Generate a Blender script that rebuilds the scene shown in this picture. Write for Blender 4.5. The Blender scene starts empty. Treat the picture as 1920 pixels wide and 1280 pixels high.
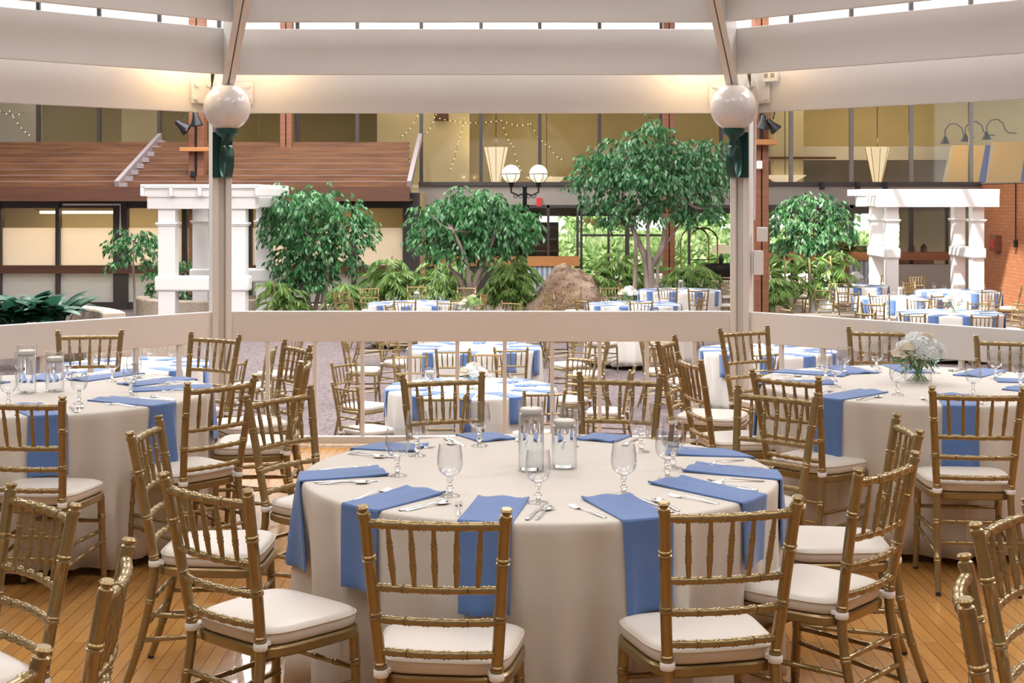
import bpy, math, random
from math import sin, cos, pi, radians, sqrt, atan2, hypot
from mathutils import Vector, Matrix
random.seed(7)
SC = bpy.context.scene
COL = SC.collection
# ------------------------------------------------------------------ camera
F = 2722.0; HOR = 373.0; EYE = 1.75
cam_d = bpy.data.cameras.new('camera'); cam = bpy.data.objects.new('camera', cam_d); COL.objects.link(cam)
cam.location = (0, 0, EYE); cam.rotation_euler = (pi / 2, 0, 0)
cam_d.sensor_width = 36; cam_d.lens = F / 1920 * 36; cam_d.shift_y = -(640 - HOR) / 1920
cam_d.clip_start = .05; cam_d.clip_end = 300
SC.camera = cam
# ------------------------------------------------------------------ light
w = bpy.data.worlds.new('sky'); SC.world = w; w.use_nodes = True
bg = w.node_tree.nodes['Background']; bg.inputs[0].default_value = (.93, .96, 1, 1); bg.inputs[1].default_value = 1.5
SC.view_settings.view_transform = 'Standard'; SC.view_settings.look = 'None'
SC.view_settings.exposure = 0.5; SC.view_settings.gamma = 1
SC.view_settings.use_curve_mapping = False
def light(name, kind, loc, energy, color=(1, 1, 1), rot=(0, 0, 0), **k):
    d = bpy.data.lights.new(name, kind); d.energy = energy; d.color = color
    for a, b in k.items(): setattr(d, a, b)
    o = bpy.data.objects.new(name, d); COL.objects.link(o); o.location = loc; o.rotation_euler = rot; return o
SUN = Vector((-.36, -.50, .79)).normalized()          # towards the sun
s_ = light('sun', 'SUN', (0, 0, 20), 7.5, (1, .95, .86), angle=.02)
s_.rotation_euler = SUN.to_track_quat('Z', 'Y').to_euler()
# area lamps for daylight from unseen skylights added to the atrium roof
SKYL = [(-8, 15, 5, 11), (0, 16, 5, 10), (9, 12, 5, 8), (-8, 30, 5, 11), (-2, 30, 4, 11), (0, 1.5, 5, 6), (-7, 1.5, 5, 6), (7, 1.5, 5, 6)]
for x, y, sx, sy in SKYL:
    light('added_daylight', 'AREA', (x, y, 8.92), (16.5 if y > 10 else 2.2) * sx * sy, (.98, .98, 1), shape='RECTANGLE', size=sx, size_y=sy)

FZ = -.90      # atrium floor
BW = 38.0      # back glass wall
# ------------------------------------------------------------------ helpers
def link(o): COL.objects.link(o); return o
def tag(o, label=None, cat=None, group=None, kind=None):
    if label: o['label'] = label
    if cat: o['category'] = cat
    if group: o['group'] = group
    if kind: o['kind'] = kind
    return o
def empty(name, loc=(0, 0, 0), rz=0, label=None, cat=None, group=None):
    o = bpy.data.objects.new(name, None); link(o); o.location = loc; o.rotation_euler = (0, 0, rz); o.empty_display_size = .1
    return tag(o, label, cat, group)
def copy_tree(o, parent=None):
    c = o.copy(); link(c); c.parent = parent
    for ch in KIDS.get(o.name, []): copy_tree(ch, c)
    return c
KIDS = {}
def at(px, py, z=None, D=None):
    """a point of the place from its bearing: at height z, or at depth D"""
    if D is None: D = F * (EYE - z) / (py - HOR)
    return Vector(((px - 960) / F * D, D, EYE - (py - HOR) / F * D))
def frame(d):
    d = d.normalized(); u = Vector((0, 0, 1)) if abs(d.z) < .9 else Vector((0, 1, 0))
    a = d.cross(u).normalized(); return a, a.cross(d).normalized()
class MB:
    def __init__(s): s.v = []; s.f = []
    def box(s, c, size, rz=0, M=None):
        c = Vector(c); h = Vector(size) / 2; b = len(s.v); R = M if M is not None else Matrix.Rotation(rz, 3, 'Z')
        for x in (-1, 1):
            for y in (-1, 1):
                for z in (-1, 1): s.v.append(c + R @ Vector((x * h.x, y * h.y, z * h.z)))
        for q in ((0, 1, 3, 2), (4, 6, 7, 5), (0, 4, 5, 1), (2, 3, 7, 6), (0, 2, 6, 4), (1, 5, 7, 3)): s.f.append([b + i for i in q])
        return s
    def b2(s, x0, x1, y0, y1, z0, z1): return s.box(((x0 + x1) / 2, (y0 + y1) / 2, (z0 + z1) / 2), (abs(x1 - x0), abs(y1 - y0), abs(z1 - z0)))
    def bar(s, a, b, wd, ht):
        a = Vector(a); b = Vector(b); d = b - a; x, z = frame(d); y = d.normalized()
        M = Matrix((x, y, z)).transposed()
        return s.box((a + b) / 2, (wd, d.length, ht), M=M)
    def tube(s, pts, r, n=8, cap=True, closed=False):
        pts = [Vector(p) for p in pts]; rr = r if isinstance(r, (list, tuple)) else [r] * len(pts); b = len(s.v); m = len(pts)
        pa = None
        for i, p in enumerate(pts):
            if closed: d = pts[(i + 1) % m] - pts[i - 1]
            else: d = pts[min(i + 1, m - 1)] - pts[max(i - 1, 0)]
            if d.length < 1e-9: d = Vector((0, 0, 1))
            d.normalize()
            if pa is None: pa, _ = frame(d)
            pa = pa - d * pa.dot(d)
            if pa.length < 1e-6: pa, _ = frame(d)
            pa.normalize(); pb = d.cross(pa)
            for k in range(n):
                t = 2 * pi * k / n; s.v.append(p + (pa * cos(t) + pb * sin(t)) * rr[i])
        for i in range(m if closed else m - 1):
            j = (i + 1) % m
            for k in range(n): s.f.append([b + i * n + k, b + i * n + (k + 1) % n, b + j * n + (k + 1) % n, b + j * n + k])
        if cap and not closed:
            s.f.append([b + k for k in range(n)][::-1]); s.f.append([b + (m - 1) * n + k for k in range(n)])
        return s
    def lathe(s, prof, c=(0, 0, 0), n=24, cap=True):
        b = len(s.v); c = Vector(c)
        for r, z in prof:
            for k in range(n): t = 2 * pi * k / n; s.v.append(c + Vector((r * cos(t), r * sin(t), z)))
        for i in range(len(prof) - 1):
            for k in range(n): s.f.append([b + i * n + k, b + i * n + (k + 1) % n, b + (i + 1) * n + (k + 1) % n, b + (i + 1) * n + k])
        if cap:
            if prof[0][0] > 1e-4: s.f.append([b + k for k in range(n)][::-1])
            if prof[-1][0] > 1e-4: s.f.append([b + (len(prof) - 1) * n + k for k in range(n)])
        return s
    def sphere(s, c, r, n=16, sc=(1, 1, 1)):
        m = n // 2; b = len(s.v); c = Vector(c)
        for i in range(m + 1):
            a = pi * i / m
            for k in range(n): t = 2 * pi * k / n; s.v.append(c + Vector((r * sc[0] * sin(a) * cos(t), r * sc[1] * sin(a) * sin(t), -r * sc[2] * cos(a))))
        for i in range(m):
            for k in range(n): s.f.append([b + i * n + k, b + i * n + (k + 1) % n, b + (i + 1) * n + (k + 1) % n, b + (i + 1) * n + k])
        return s
    def grid(s, rows):
        b = len(s.v); n = len(rows[0])
        for r in rows: s.v.extend(Vector(p) for p in r)
        for i in range(len(rows) - 1):
            for k in range(n - 1): s.f.append([b + i * n + k, b + i * n + k + 1, b + (i + 1) * n + k + 1, b + (i + 1) * n + k])
        return s
    def prism(s, poly, z0, z1):
        b = len(s.v); n = len(poly)
        for z in (z0, z1): s.v.extend(Vector((p[0], p[1], z)) for p in poly)
        s.f.append([b + i for i in range(n)][::-1]); s.f.append([b + n + i for i in range(n)])
        for i in range(n): j = (i + 1) % n; s.f.append([b + i, b + j, b + n + j, b + n + i])
        return s
    def map(s, M):
        s.v = [M @ v for v in s.v]; return s
    def build(s, name, mat, parent=None, smooth=True, bevel=0, kind=None, loc=None, ang=42):
        me = bpy.data.meshes.new(name); me.from_pydata([tuple(v) for v in s.v], [], s.f); me.update()
        if smooth:
            me.polygons.foreach_set('use_smooth', [True] * len(me.polygons)); me.set_sharp_from_angle(angle=radians(ang))
        for m in (mat if isinstance(mat, (list, tuple)) else [mat]): me.materials.append(m)
        o = bpy.data.objects.new(name, me); link(o)
        if parent is not None: o.parent = parent; KIDS.setdefault(parent.name, []).append(o)
        if loc is not None: o.location = loc
        if bevel:
            b = o.modifiers.new('bevel', 'BEVEL'); b.width = bevel; b.segments = 2; b.limit_method = 'ANGLE'
        if kind: o['kind'] = kind
        return o
def struct(name, mb, mat, **k):
    return mb.build(name, mat, kind='structure', **k)
# ------------------------------------------------------------------ materials
def mat(name, col, rough=.5, metal=0, noise=None, bump=None, spec=.5, coat=0, emit=None, trans=0, sss=0, sheen=0):
    """col: base; noise=(scale, col2, detail, stretch) mottles the base colour; bump=(scale, strength, distance)"""
    m = bpy.data.materials.new(name); m.use_nodes = True; N = m.node_tree.nodes; L = m.node_tree.links; b = N['Principled BSDF']
    b.inputs['Base Color'].default_value = (*col, 1); b.inputs['Roughness'].default_value = rough; b.inputs['Metallic'].default_value = metal
    b.inputs['Specular IOR Level'].default_value = spec; b.inputs['Coat Weight'].default_value = coat
    b.inputs['Transmission Weight'].default_value = trans
    if sheen: b.inputs['Sheen Weight'].default_value = sheen
    if emit: b.inputs['Emission Color'].default_value = (*emit[0], 1); b.inputs['Emission Strength'].default_value = emit[1]
    tc = N.new('ShaderNodeTexCoord')
    if noise:
        mp = N.new('ShaderNodeMapping'); L.new(tc.outputs['Object'], mp.inputs[0])
        if len(noise) > 3: mp.inputs['Scale'].default_value = noise[3]
        t = N.new('ShaderNodeTexNoise'); t.inputs['Scale'].default_value = noise[0]; t.inputs['Detail'].default_value = noise[2] if len(noise) > 2 else 4
        L.new(mp.outputs[0], t.inputs[0]); r = N.new('ShaderNodeValToRGB'); r.color_ramp.elements[0].position = .35; r.color_ramp.elements[1].position = .65
        r.color_ramp.elements[0].color = (*col, 1); r.color_ramp.elements[1].color = (*noise[1], 1)
        L.new(t.outputs[0], r.inputs[0]); L.new(r.outputs[0], b.inputs['Base Color'])
    if bump:
        t = N.new('ShaderNodeTexNoise'); t.inputs['Scale'].default_value = bump[0]; t.inputs['Detail'].default_value = 5; L.new(tc.outputs['Object'], t.inputs[0])
        bp = N.new('ShaderNodeBump'); bp.inputs['Strength'].default_value = bump[1]; bp.inputs['Distance'].default_value = bump[2]
        L.new(t.outputs[0], bp.inputs['Height']); L.new(bp.outputs[0], b.inputs['Normal'])
    return m
def leafmat(name, c1, c2, c3):
    m = mat(name, c1, .38, spec=.5); N = m.node_tree.nodes; L = m.node_tree.links; b = N['Principled BSDF']
    g = N.new('ShaderNodeNewGeometry'); r = N.new('ShaderNodeValToRGB'); e = r.color_ramp.elements
    e[0].color = (*c1, 1); e[1].color = (*c3, 1); k = e.new(.5); k.color = (*c2, 1)
    L.new(g.outputs['Random Per Island'], r.inputs[0]); L.new(r.outputs[0], b.inputs['Base Color'])
    tr = N.new('ShaderNodeBsdfTranslucent'); L.new(r.outputs[0], tr.inputs[0]); mx = N.new('ShaderNodeMixShader'); mx.inputs[0].default_value = .3
    L.new(b.outputs[0], mx.inputs[1]); L.new(tr.outputs[0], mx.inputs[2]); L.new(mx.outputs[0], N['Material Output'].inputs[0]); return m
def thinglass(name, tint=(1, 1, 1), edge=.6, rough=.02, haze=0, hazecol=(.9, .9, .85)):
    m = bpy.data.materials.new(name); m.use_nodes = True; N = m.node_tree.nodes; L = m.node_tree.links; N.remove(N['Principled BSDF'])
    t = N.new('ShaderNodeBsdfTransparent'); t.inputs[0].default_value = (*tint, 1); g = N.new('ShaderNodeBsdfGlossy'); g.inputs['Roughness'].default_value = rough
    f = N.new('ShaderNodeLayerWeight'); f.inputs[0].default_value = .5; pw = N.new('ShaderNodeMath'); pw.operation = 'POWER'; pw.inputs[1].default_value = 2.6; ml = N.new('ShaderNodeMath'); ml.operation = 'MULTIPLY_ADD'; ml.inputs[1].default_value = edge; ml.inputs[2].default_value = .035; L.new(f.outputs[1], pw.inputs[0]); L.new(pw.outputs[0], ml.inputs[0]); mx = N.new('ShaderNodeMixShader'); L.new(ml.outputs[0], mx.inputs[0]); L.new(t.outputs[0], mx.inputs[1]); L.new(g.outputs[0], mx.inputs[2])
    out = mx.outputs[0]
    if haze:
        d = N.new('ShaderNodeBsdfDiffuse'); d.inputs[0].default_value = (*hazecol, 1); tl = N.new('ShaderNodeBsdfTranslucent'); tl.inputs[0].default_value = (*hazecol, 1)
        a = N.new('ShaderNodeAddShader'); L.new(d.outputs[0], a.inputs[0]); L.new(tl.outputs[0], a.inputs[1])
        m2 = N.new('ShaderNodeMixShader'); m2.inputs[0].default_value = haze; L.new(out, m2.inputs[1]); L.new(a.outputs[0], m2.inputs[2]); out = m2.outputs[0]
    L.new(out, N['Material Output'].inputs[0]); return m
def planks(name, c1, c2, width, length, rough=.3, swap=True, mortar=(.08, .04, .015), ms=.0012, coat=.0):
    m = mat(name, c1, rough, coat=coat); N = m.node_tree.nodes; L = m.node_tree.links; b = N['Principled BSDF']
    tc = N.new('ShaderNodeTexCoord'); mp = N.new('ShaderNodeMapping'); L.new(tc.outputs['Object'], mp.inputs[0])
    if swap: mp.inputs['Rotation'].default_value = (0, 0, pi / 2)
    br = N.new('ShaderNodeTexBrick'); br.inputs['Color1'].default_value = (*c1, 1); br.inputs['Color2'].default_value = (*c2, 1); br.inputs['Mortar'].default_value = (*mortar, 1)
    br.inputs['Scale'].default_value = 1; br.inputs['Brick Width'].default_value = length; br.inputs['Row Height'].default_value = width; br.inputs['Mortar Size'].default_value = ms
    br.offset = .37; L.new(mp.outputs[0], br.inputs[0])
    t = N.new('ShaderNodeTexNoise'); t.inputs['Scale'].default_value = 9; t.inputs['Detail'].default_value = 6; m2 = N.new('ShaderNodeMapping'); m2.inputs['Scale'].default_value = (4, .5, 1)
    L.new(tc.outputs['Object'], m2.inputs[0]); L.new(m2.outputs[0], t.inputs[0])
    mx = N.new('ShaderNodeMix'); mx.data_type = 'RGBA'; mx.blend_type = 'MULTIPLY'; mx.inputs[0].default_value = .55
    L.new(br.outputs[0], mx.inputs[6]); r = N.new('ShaderNodeValToRGB'); r.color_ramp.elements[0].color = (.55, .5, .45, 1); r.color_ramp.elements[1].color = (1.15, 1.1, 1.05, 1)
    L.new(t.outputs[0], r.inputs[0]); L.new(r.outputs[0], mx.inputs[7]); L.new(mx.outputs[2], b.inputs['Base Color'])
    return m
def brickmat(name, axis):
    m = mat(name, (.5, .2, .1), .8); N = m.node_tree.nodes; L = m.node_tree.links; b = N['Principled BSDF']
    tc = N.new('ShaderNodeTexCoord'); sp = N.new('ShaderNodeSeparateXYZ'); cb = N.new('ShaderNodeCombineXYZ'); L.new(tc.outputs['Object'], sp.inputs[0])
    L.new(sp.outputs[axis], cb.inputs[0]); L.new(sp.outputs[2], cb.inputs[1])
    br = N.new('ShaderNodeTexBrick'); br.inputs['Color1'].default_value = (.60, .235, .10, 1); br.inputs['Color2'].default_value = (.50, .18, .075, 1); br.inputs['Mortar'].default_value = (.36, .17, .1, 1)
    br.inputs['Scale'].default_value = 1; br.inputs['Brick Width'].default_value = .22; br.inputs['Row Height'].default_value = .085; br.inputs['Mortar Size'].default_value = .008
    L.new(cb.outputs[0], br.inputs[0]); L.new(br.outputs[0], b.inputs['Base Color'])
    bp = N.new('ShaderNodeBump'); bp.inputs['Strength'].default_value = .5; bp.inputs['Distance'].default_value = .01; L.new(br.outputs[1], bp.inputs['Height']); bp.invert = True; L.new(bp.outputs[0], b.inputs['Normal'])
    return m
M = dict(
    gold=mat('gold_paint', (.30, .21, .085), .31, .62, noise=(60, (.31, .22, .10), 3), coat=.12),
    cushion=mat('ivory_vinyl', (.70, .64, .575), .42, bump=(35, .06, .01)),
    piping=mat('ivory_piping', (.68, .61, .5), .4),
    strap=mat('white_strap', (.85, .84, .82), .45),
    black=mat('black_metal', (.015, .015, .017), .4, .3),
    rubber=mat('black_rubber', (.02, .02, .02), .7),
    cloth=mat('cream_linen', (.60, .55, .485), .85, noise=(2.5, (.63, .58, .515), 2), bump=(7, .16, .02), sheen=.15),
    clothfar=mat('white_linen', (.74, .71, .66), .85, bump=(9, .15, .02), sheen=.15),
    blue=mat('blue_linen', (.08, .16, .37), .75, bump=(22, .18, .01), noise=(5, (.095, .18, .41), 2), sheen=.25),
    steel=mat('steel', (.78, .78, .78), .16, 1),
    glass=thinglass('clear_glass', (.982, .986, .988), .9),
    solidglass=mat('solid_glass', (1, 1, 1), .02, trans=1),
    water=mat('water', (.93, .97, 1), .0, trans=1),
    wax=mat('white_wax', (.84, .80, .72), .5),
    paint=mat('cream_paint', (.69, .672, .655), .45, noise=(1.3, (.715, .70, .68), 3), bump=(14, .05, .01)),
    paintw=mat('white_paint', (.80, .79, .78), .5),
    green=mat('dark_green_metal', (.012, .05, .04), .38, .3, noise=(8, (.015, .08, .07), 3)),
    globe=mat('opal_glass', (.66, .63, .625), .12, coat=.4),
    litglobe=mat('lit_opal_glass', (.9, .8, .65), .3, emit=((1, .84, .62), .5)),
    oak=planks('oak_strip_floor', (.60, .31, .085), (.50, .235, .06), .058, .9, .2, True, (.16, .07, .02), .0016, .3),
    carpet=mat('mauve_carpet', (.115, .088, .09), .95, noise=(26, (.20, .155, .155), 6, (1, .35, 1)), bump=(200, .3, .01)),
    redwood=mat('red_stained_wood', (.19, .075, .038), .55, noise=(3, (.26, .10, .048), 5, (.35, 3, 5)), coat=.1),
    darkwood=mat('dark_brown_wood', (.085, .032, .018), .5, noise=(3, (.12, .045, .022), 4, (.3, 3, 5))),
    orangewood=mat('orange_wood', (.40, .17, .055), .45, noise=(3, (.48, .21, .07), 4, (.3, 3, 5))),
    mull=mat('dark_bronze_mullion', (.055, .045, .042), .45, .3),
    mullg=mat('grey_mullion', (.20, .18, .165), .4, .3),
    band=mat('grey_brown_panel', (.27, .235, .205), .6, noise=(1, (.30, .26, .225), 2)),
    khaki=mat('khaki_plaster', (.34, .27, .135), .8, noise=(.7, (.38, .305, .16), 2)),
    tan=mat('tan_plaster', (.50, .42, .27), .8, noise=(.7, (.54, .46, .31), 2)),
    greyplaster=mat('grey_plaster', (.36, .33, .30), .8),
    warmroom=mat('warm_plaster', (.55, .42, .22), .8),
    pane=thinglass('window_glass', (.86, .85, .81), .5, .03),
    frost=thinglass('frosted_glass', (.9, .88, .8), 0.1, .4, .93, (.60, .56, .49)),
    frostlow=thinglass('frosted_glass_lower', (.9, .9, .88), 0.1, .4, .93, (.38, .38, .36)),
    stone=mat('planter_stone', (.42, .34, .26), .9, noise=(6, (.50, .42, .34), 6), bump=(14, .6, .03)),
    rock=mat('boulder_granite', (.20, .115, .07), .9, noise=(2.6, (.40, .29, .21), 10), bump=(9, 1, .12)),
    soil=mat('soil', (.06, .035, .02), 1, noise=(12, (.10, .06, .035), 5)),
    bark=mat('grey_bark', (.24, .19, .155), .9, noise=(9, (.33, .27, .225), 5, (1, 1, .3)), bump=(30, .5, .01)),
    cane=mat('bamboo_cane', (.34, .25, .11), .6),
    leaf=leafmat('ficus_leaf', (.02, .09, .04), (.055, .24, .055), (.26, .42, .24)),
    leafs=leafmat('sunlit_ficus_leaf', (.025, .12, .05), (.07, .25, .07), (.30, .44, .28)),  # brighter copy of the fig leaf, with sunlight put into its greens
    palm=leafmat('bamboo_leaf', (.08, .20, .05), (.22, .38, .08), (.42, .52, .20)),
    darkleaf=leafmat('broad_dark_leaf', (.01, .05, .035), (.02, .09, .05), (.05, .17, .10)),
    redleaf=leafmat('red_green_leaf', (.20, .03, .015), (.10, .16, .03), (.30, .30, .05)),
    hedge=leafmat('garden_leaf', (.25, .42, .16), (.42, .58, .28), (.66, .74, .48)),
    hydr=leafmat('white_hydrangea', (.72, .76, .76), (.80, .83, .82), (.86, .86, .80)),
    rose=mat('cream_rose', (.84, .76, .62), .6),
    stemg=mat('green_stem', (.10, .25, .05), .5),
    lampshade=mat('parchment_shade', (.72, .64, .50), .7, emit=((1, .85, .62), .5)),
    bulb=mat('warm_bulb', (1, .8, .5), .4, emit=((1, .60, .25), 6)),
    tube=mat('fluorescent_tube', (1, .9, .7), .4, emit=((1, .86, .5), 3)),
    skypanel=mat('added_skylight_panel', (.9, .9, .88), .5, emit=((1, .97, .93), 2.0)),
    ceil=mat('atrium_ceiling', (.42, .37, .32), .8),
    charcoal=mat('charcoal_leather', (.018, .018, .02), .45),
    brass=mat('brass', (.55, .38, .14), .25, 1),
    red=mat('red_enamel', (.55, .03, .03), .4),
    awn=mat('ochre_canvas', (.36, .215, .055), .8), awnb=mat('royal_blue_canvas', (.015, .035, .22), .7),
    concrete=mat('pale_paving', (.55, .53, .5), .9, noise=(2, (.62, .6, .57), 5)),
    grass=mat('lawn', (.12, .25, .06), .95, noise=(3, (.2, .36, .09), 6)),
    stripe=None, roofwood=mat('weathered_roof_boards', (.10, .040, .014), .6, noise=(3, (.185, .078, .030), 5, (.35, 3, 5))), trimg=mat('mauve_grey_trim', (.27, .22, .23), .6), brick=brickmat('orange_brick', 1), brickx=brickmat('orange_brick_front', 0))
def stripemat():
    m = mat('striped_panel', (.5, .5, .52), .5); N = m.node_tree.nodes; L = m.node_tree.links; tc = N.new('ShaderNodeTexCoord'); wv = N.new('ShaderNodeTexWave')
    wv.inputs['Scale'].default_value = 2.4; L.new(tc.outputs['Object'], wv.inputs[0]); r = N.new('ShaderNodeValToRGB'); r.color_ramp.elements[0].color = (.17, .2, .25, 1); r.color_ramp.elements[1].color = (.5, .55, .6, 1)
    L.new(wv.outputs[0], r.inputs[0]); L.new(r.outputs[0], N['Principled BSDF'].inputs['Base Color']); return m
M['stripe'] = stripemat()

# ================================================================== SETTING
DR = 10.3                                   # depth of the far railing
VL = Vector((-2.07, DR, 0)); VR = Vector((1.63, DR, 0)); SIDE = VR.x - VL.x
CEN = Vector((VL.x + SIDE / 2, DR - SIDE * 1.2071, 0))
RAD = (VL - CEN).length
def vert(k): a = radians(67.5 + 45 * k); return CEN + Vector((cos(a), sin(a), 0)) * RAD    # 0: right post, 1: left post
OCT = [vert(k) for k in range(8)]
def scaled(f): return [((p - CEN) * f + CEN) for p in OCT]
struct('floor', MB().prism([(p.x, p.y) for p in scaled(1.02)], -.12, 0), M['oak'], smooth=False)
struct('trim_1', MB().prism([(p.x, p.y) for p in scaled(1.026)], -.14, -.015), M['paint'], smooth=False)
struct('trim_2', MB().prism([(p.x, p.y) for p in scaled(1.0)], FZ, -.13), M['stone'], smooth=False)
struct('floor', MB().b2(-20, 16, -6, BW + .2, FZ - .1, FZ), M['carpet'], smooth=False)
# unseen atrium roof shaped for the light: opaque, with added glowing panels and an opening that lets the sun in over the right tables
HX0, HX1, HY0, HY1 = 2.2, 8.4, 18.0, 30.4
cb = MB(); cb.b2(-20, HX0, -6, BW + .6, 9, 9.3); cb.b2(HX1, 16, -6, BW + .6, 9, 9.3); cb.b2(HX0, HX1, -6, HY0, 9, 9.3); cb.b2(HX0, HX1, HY1, BW + .6, 9, 9.3)
for k in range(1, 4): cb.b2(HX0 + (HX1 - HX0) * k / 4 - .06, HX0 + (HX1 - HX0) * k / 4 + .06, HY0, HY1, 8.8, 9.1)
cb.b2(HX0, HX1, 25.3, 25.5, 8.8, 9.1)
struct('ceiling', cb, M['ceil'], smooth=False)
for x, y, sx, sy in SKYL:
    struct('added_skylight', MB().b2(x - sx / 2, x + sx / 2, y - sy / 2, y + sy / 2, 8.95, 8.99), M['skypanel'], smooth=False)  # unseen glowing panels added to light the atrium
# back glass wall ---------------------------------------------------
def X(px, D=BW): return (px - 960) / F * D
def Z(py, D=BW): return EYE - (py - HOR) / F * D
LOW, HIGH = Z(384), Z(346)
struct('wall_back', MB().b2(X(785), 16, BW, BW + .25, LOW, HIGH), M['band'], smooth=False)
struct('trim_3', MB().b2(X(785), 12.3, BW - .08, BW, HIGH - .03, HIGH + .07).b2(X(785), 12.3, BW - .05, BW, LOW - .08, LOW), M['mull'], smooth=False)
ups = [X(p_) for p_ in (-40, 72, 186, 299, 411, 558, 670, 790, 902, 1012, 1124, 1240, 1352, 1483, 1596, 1708, 1820, 1932)]
mb = MB()
for i, x in enumerate(ups):
    if x < X(1430): mb.b2(x - .045, x + .045, BW - .06, BW + .06, (Z(266) if x < X(780) else HIGH), 8.8)
struct('trim_4', mb, M['mull'], smooth=False)
mb = MB()
for x in ups:
    if x >= X(1430): mb.b2(x - .05, x + .05, BW - .06, BW + .06, HIGH, 8.8)
struct('trim_5', mb, M['mullg'], smooth=False)
struct('window_2', MB().b2(-20, 16, BW, BW + .02, HIGH, 8.8), M['pane'], smooth=False)
struct('trim_6', MB().b2(-20, 16, BW - .08, BW + .08, 5.35, 5.55).b2(-20, 16, BW - .08, BW + .08, 8.7, 9.0), M['mull'], smooth=False)
# upper interior hall
IW = 44.0
struct('wall_hall', MB().b2(-20, X(1110, IW), IW, IW + .2, 1.3, 5.5), M['khaki'], smooth=False)
struct('wall_hall', MB().b2(X(1110, IW), 16, IW, IW + .2, 3.3, 5.5), M['khaki'], smooth=False)
struct('trim_7', MB().b2(X(1110, IW), X(1760, IW), IW - 1.2, IW, 2.9, 3.3), M['greyplaster'], smooth=False)
struct('wall_hall', MB().b2(X(1110, IW), 16, IW + .8, IW + 1, 1.3, 3.3), M['greyplaster'], smooth=False)
struct('ceiling', MB().b2(-20, 16, BW + .2, IW + 1, 5.45, 5.6), M['tan'], smooth=False)
struct('floor', MB().b2(-20, 16, BW + .2, IW + 1, HIGH - .35, HIGH - .1), M['greyplaster'], smooth=False)
mb = MB()                                        # wall piers and panels inside, seen through the glass
for a, b, d in ((1045 - 170, 1045 - 155, 43), (1010, 1110, 42.6)): pass
struct('wall_pier', MB().b2(X(0, 42), X(75, 42), 41.8, 42.2, 1.3, 5.45), M['greyplaster'], smooth=False)
struct('wall_pier', MB().b2(X(228, 42), X(298, 42), 42.0, 42.3, 1.3, 5.45), M['tan'], smooth=False)
struct('wall_pier', MB().b2(X(710, 42), X(880, 42), 41.5, 42, 1.3, 5.45), M['tan'], smooth=False)
struct('wall_pier', MB().b2(X(1445, 42), X(1500, 42), 41.5, 42, 1.3, 5.45), M['tan'], smooth=False)
for x, e in ((-13, 38), (-8.5, 38), (-3, 60), (1, 75), (5, 60), (9, 75), (12.5, 75)):
    light('hall_light', 'AREA', (x, 41, 5.4), e, (1, .87, .62), shape='RECTANGLE', size=2.2, size_y=2)
# lower level behind the glass: lobby, doors, garden outside
LF = FZ
struct('floor', MB().b2(-20, 16, BW + .2, 47, LF - .1, LF), mat('dark_lobby_floor', (.05, .06, .07), .25), smooth=False)
struct('wall_lobby', MB().b2(X(790, 45), X(1010, 45), 44, 44.2, LF, 1.4), M['darkwood'], smooth=False)
struct('wall_lobby', MB().b2(X(1690, 42), 16, 42, 42.2, LF, 1.4), M['tan'], smooth=False)
struct('trim_8', MB().b2(X(1010), X(1375), 46.9, 47, 1.2, 1.5), M['mull'], smooth=False)
mb = MB()
for px in (988, 1028, 1083, 1090, 1141, 1176, 1215, 1261, 1292, 1440, 1485, 1596, 1708, 1775):
    x = X(px); wd = .11 if px in (988, 1176, 1596, 1708) else .06
    mb.b2(x - wd / 2, x + wd / 2, BW - .05, BW + .07, LF, LOW)
for a, b in ((1090, 1176), (1176, 1261)):
    mb.b2(X(a), X(b), BW - .02, BW + .05, Z(443), Z(439))
struct('door_1', mb, M['mull'], smooth=False)
struct('window_3', MB().b2(X(790), 12.3, BW, BW + .02, LF, LOW), M['pane'], smooth=False)
struct('trim_9', MB().b2(X(785), X(1085), BW - .25, BW - .05, Z(498), Z(480)), M['orangewood'], smooth=False)
struct('trim_10', MB().b2(X(1435), X(1625), BW - .25, BW - .05, Z(487), Z(472)), M['orangewood'], smooth=False)
struct('trim_11', MB().b2(X(1625), X(1775), BW - .25, BW - .05, Z(487), Z(472)), M['redwood'], smooth=False)
struct('wall_low', MB().b2(X(980), X(1060), BW - .2, BW - .08, LF, Z(498)), M['stripe'], smooth=False)
struct('wall_low', MB().b2(X(785), X(980), BW - .2, BW - .08, LF, Z(498)), M['mull'], smooth=False)
struct('wall_low', MB().b2(X(1545), X(1625), BW - .2, BW - .08, LF, Z(487)), M['stripe'], smooth=False)
struct('wall_low', MB().b2(X(1640), 12.3, BW - .15, BW - .05, LF, Z(495)), M['greyplaster'], smooth=False)
# garden
struct('ground', MB().b2(-30, 40, 47, 90, LF - .15, LF - .05), M['grass'], smooth=False)
struct('ground', MB().b2(-30, 40, 47.2, 52, LF - .1, LF - .02), M['concrete'], smooth=False)
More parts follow.
